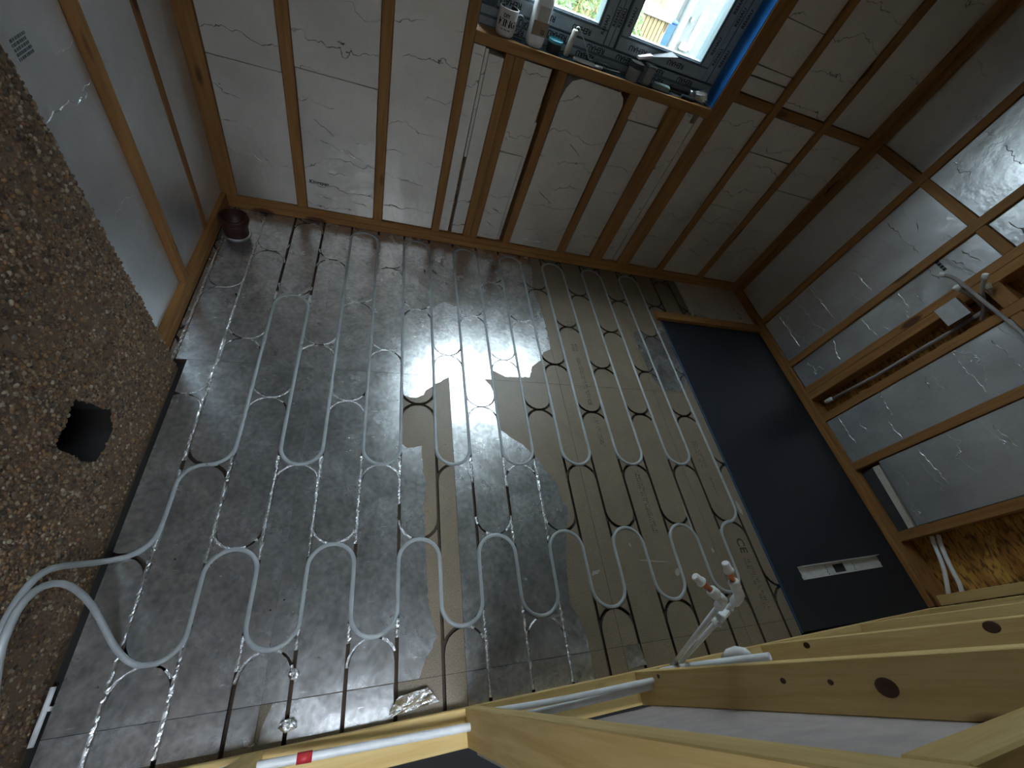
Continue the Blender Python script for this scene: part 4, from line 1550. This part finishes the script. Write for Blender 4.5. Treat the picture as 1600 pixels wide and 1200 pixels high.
# cup with scraper resting on it
small('plastic_cup', [('body', MB().lathe([(0.0, 0.0), (0.027, 0.0), (0.029, 0.002), (0.034, 0.070), (0.0355, 0.072), (0.0335, 0.073), (0.030, 0.006), (0.0, 0.004)], n=24), plain('dusty_cup', (0.34, 0.33, 0.32), 0.6)),
                      ('dark_band', MB().lathe([(0.0338, 0.052), (0.0350, 0.060), (0.0362, 0.072), (0.0350, 0.0745)], n=24), DARKP)], (1.105, 2.285, ZS), 'dusty grey cup with a dark rim holding up a scraper', 'cup')
small('sealant_tub', [('body', MB().box(-0.024, 0.024, -0.020, 0.020, 0.0, 0.074, 0.005), plain('tub_grey', (0.30, 0.31, 0.32), 0.5)),
                      ('lid', MB().box(-0.026, 0.026, -0.022, 0.022, 0.0745, 0.082, 0.002), STEEL)], (1.182, 2.290, ZS), 'narrow grey tub standing right of the cup', 'tub', 0.15)
MS = Matrix.Rotation(math.radians(-17), 4, 'Y') @ Matrix.Rotation(math.radians(8), 4, 'Z')
mb1 = MB().prism([(-0.065, -0.012), (0.005, -0.016), (0.005, 0.016), (-0.065, 0.012)], 0.0, 0.010, M=MS)
mb2 = MB().prism([(0.005, -0.012), (0.120, -0.050), (0.125, 0.045), (0.005, 0.012)], 0.003, 0.005, M=MS)
small('scraper', [('handle', mb1, plain('scraper_handle', (0.62, 0.58, 0.58), 0.2)), ('blade', mb2, DARKP)], (1.160, 2.300, ZS + 0.1035), 'wide filling scraper laid across the cup and tub', 'scraper')
small('sponge_block', [('body', MB().box(-0.045, 0.045, -0.014, 0.014, 0.0, 0.026, 0.004), plain('pale_green_block', (0.22, 0.30, 0.29), 0.7))], (1.275, 2.280, ZS), 'pale green block lying right of the tub', 'block', -0.12)
hb = [('ferrule', MB().tube([(-0.02, 0, 0.022), (0.012, 0, 0.022)], 0.016, 12), STEEL),
      ('handle', MB().tube(smooth_path([(-0.02, 0, 0.022), (-0.06, 0.0, 0.026), (-0.13, 0.02, 0.020)], 2), 0.008, 10), DARKP)]
bmb = MB()
q = random.Random(5)
for i in range(420):
    a, rr = q.uniform(0, 6.28), q.uniform(0, 0.015)
    y, z = rr * math.cos(a), rr * math.sin(a)
    bmb.tube([(0.010, y, 0.024 + z), (0.045, y * 1.7, 0.026 + z * 1.5), (0.070 + q.uniform(-.01, .012), y * 2.4 + q.uniform(-.01, .01), 0.024 + z * 1.8 + q.uniform(-.006, .012))], [0.0009, 0.0008, 0.0004], 3, caps=False)
small('paint_brush', hb + [('bristles', bmb, plain('pale_bristles', (0.70, 0.69, 0.67), 0.8))], (1.47, 2.300, ZS), 'worn paint brush with splayed white bristles at the right end', 'paint brush')
small('filling_knife', [('blade', MB().prism([(-0.055, -0.020), (0.0, -0.012), (0.0, 0.012), (-0.055, 0.020)], 0.001, 0.003), STEEL), ('handle', MB().box(0.0, 0.075, -0.010, 0.010, 0.001, 0.016, 0.004), DARKP)], (1.40, 2.272, ZS), 'small filling knife lying in front of the paint brush', 'knife', -0.1)
MEM = plain('dark_blue_membrane', (0.012, 0.035, 0.06), 0.25)
mb = MB().prism(jag([(0.475, YB + 0.030), (0.56, YB + 0.012), (0.75, YB + 0.006), (1.00, YB + 0.012), (1.30, YB + 0.004), (1.44, YB + 0.020), (1.585, YB + 0.03), (1.585, YB + 0.094), (0.475, YB + 0.094)], 0.006, 0.03), 1.0901, 1.0904)
mb.build('sill_membrane', MEM, WIN, centre(mb))

# ================================================================== OUTSIDE
ZG = -0.45
o = struct('ground', 'garden lawn outside the window', 'lawn')
t = NT('lawn')
f = t.noise(t.coord(), 30, 4)
mb = MB().box(-14, 22, 2.6, 30, ZG - 0.1, ZG)
mb.build('turf', t.set(Base_Color=t.mix(f, (0.03, 0.06, 0.015), (0.08, 0.12, 0.03)), Roughness=0.9), o, (0, 10, ZG))

r = empty('neighbour_house', (7.0, 8.6, ZG))
tag(r, 'white rendered house seen through the right window pane', 'house')
WHITE = plain('white_render', (0.125, 0.13, 0.13), 0.8)


def op(name, x0, x1, y0, y1, z0, z1, mat, ch=0.0):
    mb = MB().box(x0 - 7.0, x1 - 7.0, y0 - 8.6, y1 - 8.6, z0 - ZG, z1 - ZG, ch)
    return mb.build(name, mat, r, centre(mb))


GREYP = plain('downpipe_grey', (0.22, 0.26, 0.28), 0.5)
op('wall', 2.6, 12, 8.0, 9.2, ZG, 5.2, WHITE)
op('roof', 2.4, 12.2, 7.8, 9.4, 5.21, 5.4, GREYP)
op('downpipe', 4.22, 4.32, 7.92, 7.995, ZG, 5.0, GREYP)
w = op('window', 4.53, 4.63, 7.97, 7.998, 0.36, 0.83, PIPEW)
op('pane', 4.545, 4.615, 7.962, 7.969, 0.40, 0.60, GREYP)
op('pane', 4.545, 4.615, 7.962, 7.969, 0.63, 0.80, GREYP)
op('vent_box', 4.42, 4.56, 7.93, 7.998, 0.34, 0.43, plain('vent_white', (0.55, 0.53, 0.50), 0.6))
op('wall_lamp', 4.385, 4.425, 7.95, 7.998, 0.69, 0.74, GREYP)
op('door', 3.75, 4.12, 7.95, 7.998, ZG, 1.6, plain('pale_teal_door', (0.34, 0.46, 0.47), 0.4))

r = empty('bin_store', (2.75, 6.1, ZG))
tag(r, 'slatted wooden bin store outside the right window pane', 'shed')
SLAT = [timber('pale_slat_%s' % 'xyz'[a], a, (0.20, 0.14, 0.07), (0.28, 0.21, 0.12)) for a in range(3)]
for i in range(11):
    x = 2.50 + i * 0.052
    mb = MB().box(x - 2.75, x + 0.044 - 2.75, -0.1, -0.08, 0.0, 0.785 - ZG + 0.05, 0.002)
    mb.build('slat', SLAT[2], r, centre(mb))
mb = MB().box(-0.27, 0.33, -0.13, 0.50, 0.84 - ZG, 0.90 - ZG, 0.004)
mb.build('lid', plain('grey_lid', (0.22, 0.21, 0.19), 0.7), r, centre(mb))
mb = MB().box(-0.25, 0.30, -0.07, 0.45, 0.0, 0.83 - ZG)
mb.build('body', plain('store_inside', (0.30, 0.24, 0.15), 0.8), r, centre(mb))

r = empty('garden_fence', (3.0, 7.2, ZG))
tag(r, 'upright board fence behind the bin store', 'fence')
for i in range(13):
    x = -0.75 + i * 0.098
    mb = MB().box(x, x + 0.09, 0, 0.02, 0.0, 1.30 - ZG, 0.002)
    mb.build('board', SLAT[2], r, centre(mb))
mb = MB().box(-0.75, 0.52, 0.022, 0.06, 0.6, 0.69)
mb.build('rail', SLAT[0], r, centre(mb))

r = empty('blue_bin', (3.32, 6.75, ZG))
tag(r, 'bright blue wheeled bin beside the bin store', 'bin')
BLUEB = plain('blue_bin_plastic', (0.02, 0.07, 0.22), 0.4)
mb = MB()
mb.add([(-.14, -.16, 0.06), (.10, -.16, 0.06), (.10, .16, 0.06), (-.14, .16, 0.06), (-.17, -.2, 1.22), (.13, -.2, 1.22), (.13, .2, 1.22), (-.17, .2, 1.22)], [(3, 2, 1, 0), (4, 5, 6, 7), (0, 1, 5, 4), (1, 2, 6, 5), (2, 3, 7, 6), (3, 0, 4, 7)])
mb.build('body', BLUEB, r)
MB().box(-0.18, 0.14, -0.22, 0.22, 1.225, 1.26, 0.01).build('lid', BLUEB, r)
for s in (-0.12, 0.08):
    MB().tube([(s - 0.02, 0.17, 0.07), (s + 0.02, 0.17, 0.07)], 0.07, 14).build('wheel', DARKP, r)

# shrub outside the left pane
r = empty('garden_shrub', (1.75, 5.6, ZG))
tag(r, 'bright green leafy shrub outside the left window pane', 'shrub')
t = NT('leaves')
oi = t.noise(t.coord(), 9, 2)
LEAF = t.set(Base_Color=t.mix(t.ramp(oi, [(0.35, 0.0), (0.65, 1.0)]), (0.04, 0.09, 0.02), (0.16, 0.21, 0.07)), Roughness=0.6)
q = random.Random(9)
mb = MB()
for i in range(5200):
    u = Vector((q.gauss(0, 1), q.gauss(0, 1), q.gauss(0, 1))).normalized() * q.uniform(0.6, 1.0) ** 0.5
    c = Vector((u.x * 0.85, u.y * 0.55, 0.95 + u.z * 0.85))
    a = Vector((q.gauss(0, 1), q.gauss(0, 1), q.gauss(0, 1))).normalized()
    b = a.orthogonal().normalized()
    l, w = q.uniform(0.03, 0.06), q.uniform(0.010, 0.02)
    n = a.cross(b) * w * 0.4
    mb.add([c - a * l, c - b * w + n, c + a * l, c + b * w + n], [(0, 1, 2), (0, 2, 3)])
o = mb.build('foliage', LEAF, r)
for i in range(5):
    a = i * 1.26
    MB().tube([(0.03 * math.cos(a), 0.03 * math.sin(a), 0), (0.2 * math.cos(a), 0.15 * math.sin(a), 0.5), (0.5 * math.cos(a), 0.35 * math.sin(a), 1.2)], [0.02, 0.015, 0.006], 6).build('stem', TIM[2], r)
